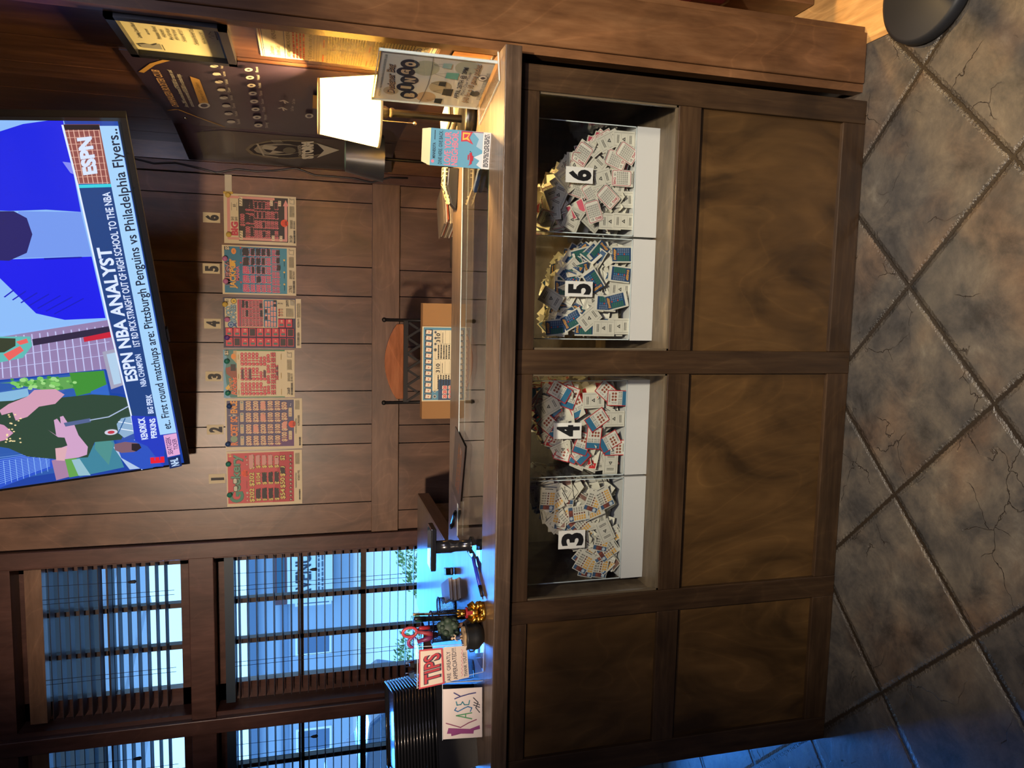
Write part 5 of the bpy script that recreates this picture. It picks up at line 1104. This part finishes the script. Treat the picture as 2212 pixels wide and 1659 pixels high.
o = s.mb.obj('gold_script', mc, fix=False); o.matrix_local = s.frame()
def pen(name, label, p, q, r, cols, z=None):
    z = ZC+r+.0002 if z is None else z; p, q = Vector((p.x, p.y, z)), Vector((q.x, q.y, z)); t = thing(name, label, 'pen', p); d = q-p
    m = MB(); m.tube([(0, 0, 0), d*.08, d*.68], [r*.7, r, r], mat(hx(cols[0]), .25, coat=.5), 12); m.obj('barrel', t)
    m = MB(); m.tube([d*.68, d*.9], [r*1.05, r*1.0], mat(hx(cols[1]), .6), 12); m.obj('grip', t)
    m = MB(); m.tube([d*.9, d], [r*.7, .0006], mat((.7, .7, .7), .25, 1.), 10); m.obj('tip', t); return t
pen('pen', 'blue ballpoint pen with black grip lying near the pointed statuette', at(1025, 1203, 'z', ZC), at(1048, 1297, 'z', ZC), .005, ('2a3cc0', '14110f'))
pen('pen', 'black pen lying at the left end of the counter glass', at(988, 1104, 'z', ZC), at(977, 1143, 'z', ZC), .006, ('0c0c10', '18181c'))

# card reader on a short stand
P_ = at(1022, 1184, 'z', ZC)
cr = thing('card_reader', 'black card reader slab on a short thick stand near the pens', 'card reader', (P_.x, P_.y+.03, ZC))
PB = mat((.010, .011, .014), .18, name='gloss_black_plastic', coat=.4)
m = MB(); m.lathe([(.001, 0), (.026, 0), (.026, .004), (.017, .008), (.017, .05), (.020, .06), (.019, .105), (.001, .108)], PB, n=24, sy=.7); m.obj('stand', cr)
m = MB(); M_ = Matrix.Translation((-.005, .02, .114)) @ Matrix.Rotation(.0, 4, 'X'); m.box(-.064, .064, -.035, .035, -.008, .008, PB, M_); m.obj('reader', cr, bevel=.003)
m = MB(); m.box(-.058, .058, -.030, .030, .0082, .0086, mat((.05, .09, .12), .05), M_); m.obj('screen', cr)
sheet_stack('note_pad', 'thick pad of white slips lying on the side counter by the window', 'note pad', *at(985, 1275, 'z', ZC).xy, ZC, .065, .15, 8, .45, ['d8d4d0', 'c4b8a4', '8c745c'], .0045, .001)
P_ = at(980, 1233, 'z', ZC)
st = thing('stapler', 'small black stapler lying beside the white note pad', 'stapler', (P_.x, P_.y, ZC), (0, 0, 1.9))
m = MB(); m.box(-.045, .045, -.011, .011, 0, .006, PB); m.obj('base', st, bevel=.001); m = MB(); m.prism([(-.045, .008), (.045, .014), (.043, .026), (-.02, .030), (-.045, .018)], -.012, .012, PB); m.obj('arm', st, bevel=.003)

# gold statuette
P_ = at(1049, 1327, 'z', ZC)
gs = thing('gold_statuette', 'small gold seated statuette with a red scarf at the counter front', 'statuette', (P_.x, P_.y+.022, ZC), (0, 0, .3)); GOLD = mat((.62, .36, .06), .28, 1., name='gold_paint'); RED = mat((.30, .012, .015), .5)
m = MB(); m.lathe([(.001, 0), (.026, 0), (.027, .006), (.023, .010), (.020, .010)], GOLD, n=20)
for k in range(10): a = k*PI/5; m.ball((.022*math.cos(a), .022*math.sin(a), .010), (.007, .007, .006), GOLD, 8, 6)
m.ball((0, 0, .030), (.021, .018, .021), GOLD); m.ball((0, -.006, .028), (.014, .013, .014), GOLD); m.ball((-.017, -.006, .018), (.012, .012, .008), GOLD); m.ball((.017, -.006, .018), (.012, .012, .008), GOLD)
for sx in (-1, 1): m.tube([(sx*.016, 0, .043), (sx*.025, -.006, .033), (sx*.014, -.018, .027)], [.006, .0055, .005], GOLD, 8)
m.tube([(0, .014, .01), (.01, .024, .03), (.006, .020, .05)], [.006, .005, .002], GOLD, 8); m.obj('body', gs)
m = MB(); m.ball((0, -.001, .060), (.010, .010, .011), GOLD)
for sx in (-1, 1): m.ball((sx*.008, 0, .070), (.003, .003, .006), GOLD, 8, 6); m.ball((sx*.004, -.010, .062), .0016, mat((.02, .01, .005), .4), 6, 4)
m.ball((0, -.011, .058), (.004, .004, .003), GOLD, 8, 6); m.tube([(0, 0, .07), (0, .002, .078)], [.004, .001], GOLD, 8); m.obj('head', gs)
m = MB(); m.tube([(.012*math.cos(t*PI/8), .011*math.sin(t*PI/8), .049) for t in range(17)], .0035, RED, 8); m.box(-.005, .005, -.017, -.014, .030, .049, RED); m.obj('scarf', gs)

# little tree ornament, black pot, figurine
P_ = at(1040, 1352, 'z', ZC)
tr = thing('tree_ornament', 'dark green bonsai tree ornament with brown trunk behind the black pot', 'ornament', (P_.x-.005, P_.y+.03, ZC)); BR = mat((.11, .055, .035), .7)
m = MB(); m.lathe([(.001, 0), (.022, 0), (.02, .008), (.001, .012)], BR, n=16); m.obj('rocky_base', tr)
m = MB(); m.tube([(.008, 0, .004), (.012, 0, .025), (.004, -.003, .045), (-.004, 0, .065)], [.011, .007, .006, .009], BR, 10); m.tube([(.012, 0, .02), (.022, .004, .006)], [.005, .003], BR, 8); m.tube([(.01, 0, .02), (-.008, -.006, .004)], [.005, .003], BR, 8); m.obj('trunk', tr)
m = MB(); R_ = random.Random(8); LG = mat((.030, .055, .036), .6, name='ornament_foliage')
for k in range(46):
    a, b_ = R_.uniform(0, 2*PI), R_.uniform(-1, 1); q = math.sqrt(1-b_*b_); m.ball((-.006+.027*q*math.cos(a), .022*q*math.sin(a), .088+.025*b_), R_.uniform(.007, .011), LG, 8, 6)
m.ball((-.006, 0, .088), (.027, .022, .025), LG); m.obj('crown', tr)
P_ = at(1050, 1383, 'z', ZC)
pt = thing('black_pot', 'small round black pot at the counter front beside the TIPS box', 'pot', (P_.x, P_.y+.036, ZC)); CH_ = mat((.012, .014, .015), .42, name='cast_black')
m = MB(); m.lathe([(.001, 0), (.020, 0), (.036, .016), (.038, .028), (.034, .044), (.037, .048), (.037, .052), (.032, .052), (.030, .042), (.001, .040)], CH_, n=32); m.obj('bowl', pt)
m = MB(); m.tube([(.037, 0, .04), (.046, 0, .036), (.045, 0, .026), (.038, 0, .022)], .002, CH_, 8); m.tube([(-.037, 0, .04), (-.046, 0, .036), (-.045, 0, .026), (-.038, 0, .022)], .002, CH_, 8); m.obj('handles', pt)
ck = thing('cork_disc', 'tan scalloped cork disc lying across the black pot', 'disc', (P_.x, P_.y+.036, ZC+.0522)); m = MB()
m.prism([((.027+.002*math.cos(k*PI/3))*math.cos(k*PI/18), (.027+.002*math.cos(k*PI/3))*math.sin(k*PI/18)) for k in range(36)], 0, .006, ink('a8906c', .8), 'z'); m.obj('disc', ck)
fg = thing('dancer_figurine', 'tiny cream figurine in blue standing on the cork disc', 'figurine', (P_.x, P_.y+.032, ZC+.0583)); CRM = ink('d0b898'); BLU2 = ink('22345c')
m = MB(); m.tube([(-.004, 0, .001), (-.004, 0, .008), (-.002, 0, .014), (0, 0, .020), (0, 0, .026)], [.0022, .0022, .003, .0036, .002], CRM, 8); m.tube([(.005, 0, .001), (.003, 0, .008), (0, 0, .014)], [.002, .0022, .003], CRM, 8)
m.tube([(0, 0, .023), (.007, 0, .020), (.010, -.001, .026)], [.002, .0016, .0014], CRM, 6); m.tube([(0, 0, .023), (-.007, 0, .019), (-.009, -.001, .013)], [.002, .0016, .0014], CRM, 6); m.ball((0, 0, .030), .0042, CRM, 10, 8); m.obj('body', fg)
m = MB(); m.lathe([(.0038, .021), (.0042, .016), (.0065, .009)], BLU2, n=12); m.obj('dress', fg, fix=False); m = MB(); m.ball((0, .0008, .0315), (.0046, .0042, .004), ink('2c2018'), 10, 6); m.obj('hair', fg)

# wire cups with markers and scissors
def wire_cup(label, x, y, r, h):
    t = thing('mesh_cup', label, 'pencil cup', (x, y, ZC)); m = MB(); WR = mat((.008, .008, .010), .45, name='black_wire')
    n = 40
    for k in range(n): a = 2*PI*k/n; m.bar((r*.93*math.cos(a), r*.93*math.sin(a), .002), (r*math.cos(a), r*math.sin(a), h), .0011, .0011, WR)
    nz = int(h/.0045)
    for j in range(nz):
        rr = r*(.93+.07*j/nz); m.lathe([(rr, j*h/nz), (rr+.0005, j*h/nz), (rr+.0005, j*h/nz+.0012), (rr, j*h/nz+.0012)], WR, n=32)
    m.lathe([(.001, 0), (r*.93, 0), (r*.93, .002), (.001, .002)], WR, n=32); m.obj('mesh_wall', t, fix=False)
    m = MB(); m.tube([((r+.001)*math.cos(2*PI*k/32), (r+.001)*math.sin(2*PI*k/32), h) for k in range(33)], .0022, WR, 8); m.obj('rim', t); return t
cxp, cyp = -.935, .262
wire_cup('black wire mesh cup full of markers behind the tree ornament', cxp, cyp, .044, .122)
mk = [(-.010, .012, '1f5a3c', '123c28', 'green marker in the wire mesh cup, leaning right'), (.012, .016, '2c6a48', '1a4630', 'dark green marker standing upright in the wire mesh cup'), (.022, .0, '101418', '101418', 'black marker at the right rim of the wire mesh cup'), (.006, -.014, '14161c', 'b0303c', 'black marker with red end in the wire mesh cup'), (-.004, -.004, '1a2440', '1a2440', 'navy marker in the middle of the wire mesh cup'), (.026, .014, 'b09468', '9c8050', 'tan pencil in the wire mesh cup')]
for i, (dx, dy, c1, c2, lab) in enumerate(mk):
    t = thing('marker', lab, 'marker', (cxp+dx, cyp+dy, ZC+.003), group=None); m = MB(); hgt = .158+.006*(i % 3); q = Vector((dx*.35, dy*.35, hgt))
    m.tube([(0, 0, 0), q*.8], .0058 if i < 5 else .0035, mat(hx(c1), .35), 10); m.obj('barrel', t); m = MB(); m.tube([q*.8, q*.97, q], [.0062 if i < 5 else .0036, .0062 if i < 5 else .0036, .004], mat(hx(c2), .35), 10); m.obj('cap', t)
sx_ = thing('scissors', 'red and pink handled scissors standing in the wire mesh cup', 'scissors', (cxp-.022, cyp-.008, ZC+.004)); sx_.scale = (1, 1, 1.22)
m = MB(); 
for k in (-1, 1): m.prism([(k*.002, .0), (k*.008, .07), (-k*.004, .09)], -.001*k-.0008, -.001*k+.0008, mat((.6, .6, .62), .25, 1.))
m.obj('blades', sx_)
for k, col, ln in ((1, 'b8404c', .165), (-1, '8c3468', .150)):
    m = MB(); pts = []
    for j in range(15): a = -PI/2+2*PI*j/14; pts.append((k*.016+.014*math.cos(a), 0, .128+(ln-.128)*.9*(.5+.5*math.sin(a))+.004))
    m.tube(pts, .0042, mat(hx(col), .4), 8, caps=False); m.tube([(0, 0, .082), (k*.008, 0, .105), (k*.016, 0, .132)], [.006, .008, .005], mat(hx(col), .4), 8); m.obj('handle', sx_)
P_ = at(985, 1312, 'z', ZC); wire_cup('small black wire mesh cup nearer the window', P_.x, P_.y+.02, .028, .055)

# tips box
tx = thing('tips_box', 'clear acrylic donation box with handwritten TIPS papers', 'tip box', (-.972, .15, ZC))
def frust(m, x0, x1, X0, X1, y0, y1, z0, z1, mt, t=.003):
    for (a0, a1, b0, b1, c0, c1) in ((x0, x1, X0, X1, y0, y0+t), (x0, x1, X0, X1, y1-t, y1)):
        m.add([(a0, c0, z0), (a1, c0, z0), (a1, c1, z0), (a0, c1, z0), (b0, c0, z1), (b1, c0, z1), (b1, c1, z1), (b0, c1, z1)], [(0, 3, 2, 1), (4, 5, 6, 7), (0, 1, 5, 4), (2, 3, 7, 6), (1, 2, 6, 5), (3, 0, 4, 7)], mt)
    for (a, b, k) in ((x0, X0, 1), (x1, X1, -1)):
        m.add([(a, y0+t, z0), (a+k*t, y0+t, z0), (a+k*t, y1-t, z0), (a, y1-t, z0), (b, y0+t, z1), (b+k*t, y0+t, z1), (b+k*t, y1-t, z1), (b, y1-t, z1)], [(0, 3, 2, 1), (4, 5, 6, 7), (0, 1, 5, 4), (2, 3, 7, 6), (1, 2, 6, 5), (3, 0, 4, 7)], mt)
m = MB(); frust(m, -.034, .048, -.058, .057, -.048, .05, .002, .182, ACRYL); m.box(-.06, .059, -.05, .052, .182, .186, ACRYL); m.box(-.034, .048, -.046, .048, 0, .003, ACRYL); m.obj('acrylic_walls', tx)
m = MB(); m.bar((-.034, -.0485, .002), (-.058, -.0485, .182), .0016, .0016, AEDGE); m.bar((.048, -.0485, .002), (.057, -.0485, .182), .0016, .0016, AEDGE); m.bar((-.034, -.0485, .002), (.048, -.0485, .002), .0016, .0016, AEDGE); m.bar((-.06, -.05, .185), (.059, -.05, .185), .002, .002, AEDGE); m.obj('polished_edges', tx)
s = Sheet((-.972, .0995, ZC), (1, 0, 0), (0, 0, 1), step=.0001, lift=.0006); PPR = ink('c9bcae'); RI, KI = ink('a8323c'), ink('23263c')
TP = [(904.5, 1403.5), (956, 1398.8), (960.5, 1476.5), (904.5, 1489)]; s.ppoly(TP, ink('b0404a')); s.ppoly([(908, 1407), (952.5, 1403), (956.5, 1474), (908, 1485)], ink('cbbeac'))
s.ptext('TIPS', (951, 1470), (950, 1408), (915, 1480), KI, .06); s.ptext('TIPS', (949.5, 1469), (948.5, 1409), (916.5, 1478), RI, .015)
s.ppoly([(958, 1397.7), (1008.5, 1394), (1013, 1462.8), (962.8, 1474)], PPR)
s.ptext('ARE  GREATLY', (974, 1470), (972, 1406), (966, 1472), KI, .01); s.ptext('APPERCIATED!!!', (989, 1466), (984, 1399), (980, 1468), KI, .01)
s.pline([(996+(k % 2)*4, 1402+k*4.2) for k in range(15)], .0010, ink('c05a80')); s.ptext('THANK YOU!!!!', (1010, 1460), (1006, 1409), (1003, 1461), KI, .01)
s.obj('handwritten_papers', tx)
m = MB(); m.box(-.05, .045, -.0488, -.0482, .07, .178, ink('bdb1a0')); m.obj('taped_backing', tx)
for xx, col, w_ in ((-.02, (.01, .01, .012), .016), (-.05, (.03, .06, .11), .02)):
    m = MB(); CL = mat(col, .3); m.prism([(-w_/2, 0), (w_/2, 0), (w_/2*.6, .012), (-w_/2*.6, .012)], -.006, .006, CL); m.tube([(-.005, 0, .010), (-.006, 0, .022), (.006, 0, .022), (.005, 0, .010)], .0008, mat((.5, .5, .55), .3, 1.), 6); o = m.obj('binder_clip', tx); o.location = (xx, .01, .186)

# name sign, bottle, trays
C4 = (at(1044, 1484, 'z', ZC), at(1044, 1591.5, 'z', ZC)); a, b = C4[1], C4[0]; e = (b-a).normalized()
a.z = b.z = ZC+.004
ns = thing('name_sign', 'white handwritten KASEY name sign leaning on an acrylic block', 'sign', (a+b)/2)
up = Matrix.Rotation(-.14, 3, e) @ Vector((0, 0, 1))
s = Sheet(a, e, up, step=.0001, lift=.0008); W = (b-a).length; H = .108; s0 = s.frame()
m = MB(); m.box(0, W, 0, H, -.0006, .0006, ink('cfc6c0'), s0); local(m.obj('paper'), ns).parent = ns
m = MB(); m.box(-.004, W+.018, -.003, H+.002, -.006, -.0012, ACRYL, s0); m.box(-.004, W+.018, -.004, .0, -.045, .02, ACRYL, s0); m.box(W+.0165, W+.018, -.003, H+.002, -.0062, -.001, AEDGE, s0); m.box(-.004, W+.018, H+.0005, H+.002, -.0062, -.001, AEDGE, s0); local(m.obj('acrylic_stand'), ns).parent = ns
VI = ink('7c2c6c'); s.ppoly([(974, 1580), (1037, 1574), (1036, 1566), (975, 1590)], VI); s.poly([(W*.08, H*.22), (W*.17, H*.20), (W*.22, H*.86), (W*.11, H*.90)], VI)
s.line([(W*.32, H*.92), (W*.22, H*.55), (W*.30, H*.35), (W*.36, H*.14)], .0028, ink('7c3458'))
s.line([(W*.38, H*.26), (W*.46, H*.66), (W*.50, H*.26)], .003, ink('3c8a54')); s.line([(W*.41, H*.42), (W*.49, H*.42)], .003, ink('3c8a54'))
s.line([(W*.62, H*.66), (W*.57, H*.70), (W*.54, H*.62), (W*.60, H*.46), (W*.63, H*.36), (W*.60, H*.26), (W*.53, H*.30)], .003, ink('2c6c9c'))
s.line([(W*.74, H*.66), (W*.67, H*.64), (W*.68, H*.54), (W*.73, H*.50), (W*.67, H*.45), (W*.67, H*.34), (W*.75, H*.32)], .003, ink('2c7c8c'))
s.line([(W*.80, H*.70), (W*.84, H*.55), (W*.92, H*.72)], .003, ink('2c2c6c')); s.line([(W*.84, H*.55), (W*.88, H*.34), (W*.90, H*.16)], .003, ink('2c2c6c'))
s.line([(W*.50, H*.06), (W*.60, H*.16), (W*.70, H*.10), (W*.80, H*.22)], .0022, ink('1c1c2c')); s.line([(W*.60, H*.06), (W*.66, H*.22)], .002, ink('1c1c2c')); s.line([(W*.65, H*.06), (W*.71, H*.21)], .002, ink('1c1c2c'))
s.obj('handwriting', ns)
bt = thing('pump_bottle', 'clear pump bottle with white top behind the name sign', 'bottle', (-1.062, .235, ZC))
m = MB(); m.lathe([(.001, 0), (.026, 0), (.028, .01), (.028, .085), (.012, .105), (.011, .112)], glass_mat('bottle_plastic', (.80, .90, .95), 1.6, .05, .05), n=28); m.obj('bottle', bt)
m = MB(); WP = mat((.62, .66, .70), .4); m.lathe([(.012, .108), (.013, .125), (.006, .128), (.005, .142), (.001, .142)], WP, n=20); m.box(-.034, .008, -.005, .005, .140, .148, WP); m.obj('pump', bt)
an = math.radians(20); cxr, cyr = -1.088, .215
ts = thing('tray_stack_base', 'deep black plastic tote at the bottom of the black tray stack', 'tote', (cxr, cyr, ZC), (0, 0, an))
TRM = mat((.0075, .008, .010), .22, name='black_tray_plastic', coat=.3)
TW_, TD = .245, .26
def tray(m, z, h, lip, inset):
    m.add([(-TW_+inset, inset, z), (-inset, inset, z), (-inset, TD-inset, z), (-TW_+inset, TD-inset, z), (-TW_, 0, z+h), (0, 0, z+h), (0, TD, z+h), (-TW_, TD, z+h)], [(0, 3, 2, 1), (0, 1, 5, 4), (1, 2, 6, 5), (2, 3, 7, 6), (3, 0, 4, 7)], TRM)
    m.add([(-TW_+.006, .006, z+h), (-.006, .006, z+h), (-.006, TD-.006, z+h), (-TW_+.006, TD-.006, z+h), (-TW_+inset+.004, inset+.004, z+.003), (-inset-.004, inset+.004, z+.003), (-inset-.004, TD-inset-.004, z+.003), (-TW_+inset+.004, TD-inset-.004, z+.003)], [(0, 1, 5, 4), (1, 2, 6, 5), (2, 3, 7, 6), (3, 0, 4, 7), (4, 5, 6, 7)], TRM)
m = MB(); tray(m, 0, .118, 0, .012); m.obj('tote_body', ts, fix=False)
def rimm(z): 
    m = MB(); m.tube([(-TW_, 0, z), (0, 0, z), (0, TD, z), (-TW_, TD, z), (-TW_, 0, z)], .0034, TRM, 8); return m
rimm(.118).obj('rim', ts)
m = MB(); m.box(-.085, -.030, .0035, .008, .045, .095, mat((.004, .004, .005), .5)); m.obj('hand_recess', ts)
first = None; NT = 13
for k in range(NT):
    z = ZC+.1225+k*.0087
    if first is None:
        first = thing('nested_tray', '', 'tray', (cxr, cyr, z), (0, 0, an), group='thin black trays nested on the tote')
        m = MB(); m.add([(-TW_+.004, .004, 0), (-.004, .004, 0), (-.004, TD-.004, 0), (-TW_+.004, TD-.004, 0), (-TW_, 0, .006), (0, 0, .006), (0, TD, .006), (-TW_, TD, .006)], [(0, 3, 2, 1), (0, 1, 5, 4), (1, 2, 6, 5), (2, 3, 7, 6), (3, 0, 4, 7)], TRM); m.obj('tray_body', first)
        rimm(.006).obj('rim', first); o = first
    else:
        o = copytree(first); o.location = (cxr-.0015*k, cyr+.0008*k, z)
    o['label'] = ('topmost thin black tray of the nested stack' if k == NT-1 else 'lowest thin black tray resting on the tote' if k == 0 else 'thin black tray nested in the middle of the stack on the tote')

# chair with cardboard box and game sheets behind the counter
ch = thing('bar_chair', 'metal bar chair with wooden crest rail and lattice back behind the counter', 'chair', (-.222, 1.02, 0))
IR = mat((.018, .016, .015), .45, .6, name='dark_iron')
m = MB(); wdc = wood('cherry_chair_wood', (.16, .05, .018), (.30, .105, .04), (.40, .16, .065), 'x', rough=.22, blotch=.2, fine=30)
n = 14; top = [(-.148+.296*i/n, 1.198+.048*math.sin(PI*i/n)**.8) for i in range(n+1)]
m.prism([(-.148, 1.172), (.148, 1.172)]+top[::-1], .10, .122, wdc); m.obj('crest_rail', ch, bevel=.003)
for k in (-1, 1):
    m = MB(); m.tube([(k*.160, .11, .70), (k*.163, .11, 1.245)], .0065, IR, 10); m.ball((k*.163, .11, 1.247), .0095, IR, 10, 8); m.obj('back_post', ch)
    for yy in (-.16, .13): m = MB(); m.tube([(k*.15, yy, .69), (k*.19, yy+(.02 if yy > 0 else -.02), 0)], .011, IR, 10); m.obj('leg', ch)
m = MB(); m.bar((-.16, .11, 1.163), (.16, .11, 1.163), .012, .018, IR); m.bar((-.16, .11, .96), (.16, .11, .96), .012, .014, IR)
for k in range(-1, 6):
    a = -.1575+k*.063
    for sg, yy in ((1, .105), (-1, .115)):
        x0_, x1_, z0_, z1_ = a, a+sg*.063, 1.158, 1.060
        if x0_ < -.158: t_ = (-.158-x0_)/(x1_-x0_) if x1_ > x0_ else 9; x0_, z0_ = -.158, z0_+(z1_-z0_)*t_
        if abs(x1_) > .158 and abs(x0_) <= .1581: t_ = (math.copysign(.158, x1_)-x0_)/(x1_-x0_); x1_, z1_ = math.copysign(.158, x1_), z0_+(z1_-z0_)*t_
        if abs(x0_) > .1585 or z0_ < 1.06 or abs(x0_-x1_) < .004: continue
        m.bar((x0_, yy, z0_), (x1_, yy, z1_), .009, .008, IR, (0, 1, 0))
m.obj('lattice', ch)
m = MB(); m.box(-.19, .19, -.19, .15, .69, .725, mat((.02, .012, .01), .5)); m.obj('seat', ch, bevel=.01)
m = MB(); m.tube([(-.185, -.17, .25), (.185, -.17, .25)], .009, IR, 8); m.tube([(-.185, .145, .25), (.185, .145, .25)], .009, IR, 8); m.obj('foot_rail', ch)
KB = mat(hx('8a6438'), .8, name='cardboard')
bx = thing('cardboard_box', 'tall brown cardboard box on the chair behind the counter', 'box', (-.197, .90, .7255)); m = MB()
bh = at(908, 780, 'y', .85).z-.7255; bx.location.y = .825
m.box(-.205, .205, -.025, .025, 0, bh, KB); m.obj('box', bx)
# game sheets leaning on the box
yq = .797
def q3(px_, py_): P = at(px_, py_, 'y', yq-.003); return P
a, b = q3(911, 867), q3(911, 705); W = b.x-a.x; zt = a.z
gsb = thing('bingo_game_board', 'blue and white game board with card pictures leaning on the cardboard box', 'game board', (a.x, yq-.0005, zt-.28), group=None)
m = MB(); m.box(0, W, -.002, 0, 0, .28, ink('c8bc98')); m.obj('board', gsb)
s = Sheet((0, -.0022, 0), (1, 0, 0), (0, 0, 1), step=.00005, lift=.0001); s.rect(.004, .0, W-.003, .276, ink('4a7c90'))
for i in range(12):
    u = .008+i*(W-.016)/12; w_ = (W-.016)/12*.86
    s.rect(u, .245, u+w_, .271, ink('26222c')); s.poly([(u+.002, .249), (u+w_-.003, .247), (u+w_-.001, .266), (u+.003, .268)], ink('cdbfa4')); s.disc(u+w_*.5, .257, .0022, ink('b0402c')); s.disc(u+w_*.5, .234, .006, ink('b8b4a0')); s.disc(u+w_*.5, .234, .004, ink('3c4448'))
s.rect(.004, .03, .078, .222, ink('24405c'))
for r_ in range(3):
    for c_ in range(5): s.rrect(.010+r_*.016, .190-c_*.022, .024+r_*.016, .208-c_*.022, .003, ink('c8b8a0')); s.text('20', .011+r_*.016, .193-c_*.022, .012, ink('b8303c'), .012, bold=.05)
o = s.mb.obj('printed_face', gsb, fix=False); o.matrix_local = s.frame()
a2, b2 = q3(934, 844), q3(934, 713)
rs = thing('record_sheet', 'cream record sheet numbered 310 twice in front of the game board', 'form', (a2.x, yq-.004, a2.z-.25)); W2 = b2.x-a2.x
m = MB(); m.box(0, W2, -.001, 0, 0, .25, ink('cbbf9a')); m.obj('paper', rs)
s = Sheet((0, -.0012, 0), (1, 0, 0), (0, 0, 1), step=.00005, lift=.0001); K = ink('2a2824')
for k in (0, 1):
    u = .004+k*W2*.5; w_ = W2*.47
    for z in (.242, .222, .206, .19, .174, .158, .142): s.rect(u, z, u+w_, z+.0005, K)
    s.rect(u, .142, u+.0005, .242, K); s.rect(u+w_*.55, .142, u+w_*.55+.0005, .242, K)
    s.text('310', u+w_*.60, .2255, .0135, K, w_*.32, bold=.03); s.greek(u+w_*.58, .214, w_*.36, .004, 1, K); s.greek(u+.002, .15, w_*.5, .085, 9, K, k)
o = s.mb.obj('printed_face', rs, fix=False); o.matrix_local = s.frame()

# stand and bench at the far right
fs_ = thing('weighted_stand', 'round black weighted stand base on the floor beside the wood post', 'stand', (.838, -.178, .0))
m = MB(); m.lathe([(.001, 0), (.140, 0), (.143, .008), (.140, .028), (.13, .032), (.001, .036)], mat((.012, .013, .016), .45), n=56); m.obj('base', fs_)
m = MB(); m.lathe([(.022, .034), (.022, .9)], mat((.012, .013, .016), .4), (.09, .04, 0), n=20); m.obj('pole', fs_)
bnch = thing('bench', 'dark red leather bench on a wooden plinth in the next room', 'bench', (1.12, .55, 0))
m = MB(); m.box(-.20, .5, -.30, .35, .30, .46, mat((.05, .006, .006), .35)); m.obj('seat', bnch, bevel=.03)
m = MB(); m.box(-.16, .5, -.26, .33, .003, .30, post_m); m.obj('plinth', bnch, bevel=.005)
# the recessed upper glass of a bin shows a bag behind it
bg_ = thing('plastic_bag', 'brown paper bag of tickets slumped behind bin 6 inside the display', 'bag', (.40, .545, .5735)); m = MB(); R_ = random.Random(2)
n, k = 18, 9; vs = []
for i in range(k+1):
    t = i/k; rr = .035*(1-.25*t) 
    for j in range(n): a = 2*PI*j/n; q = rr*(1+R_.uniform(-.15, .15)); vs.append((q*2.2*math.cos(a), q*.9*math.sin(a), .36*t+(R_.uniform(-.01, .01) if i else 0)))
m.add(vs, [(i*n+j, i*n+(j+1) % n, (i+1)*n+(j+1) % n, (i+1)*n+j) for i in range(k) for j in range(n)]+[tuple(range(n-1, -1, -1)), tuple(k*n+j for j in range(n))], mat((.16, .10, .045), .7)); m.obj('bag', bg_)
print('tickets', count)
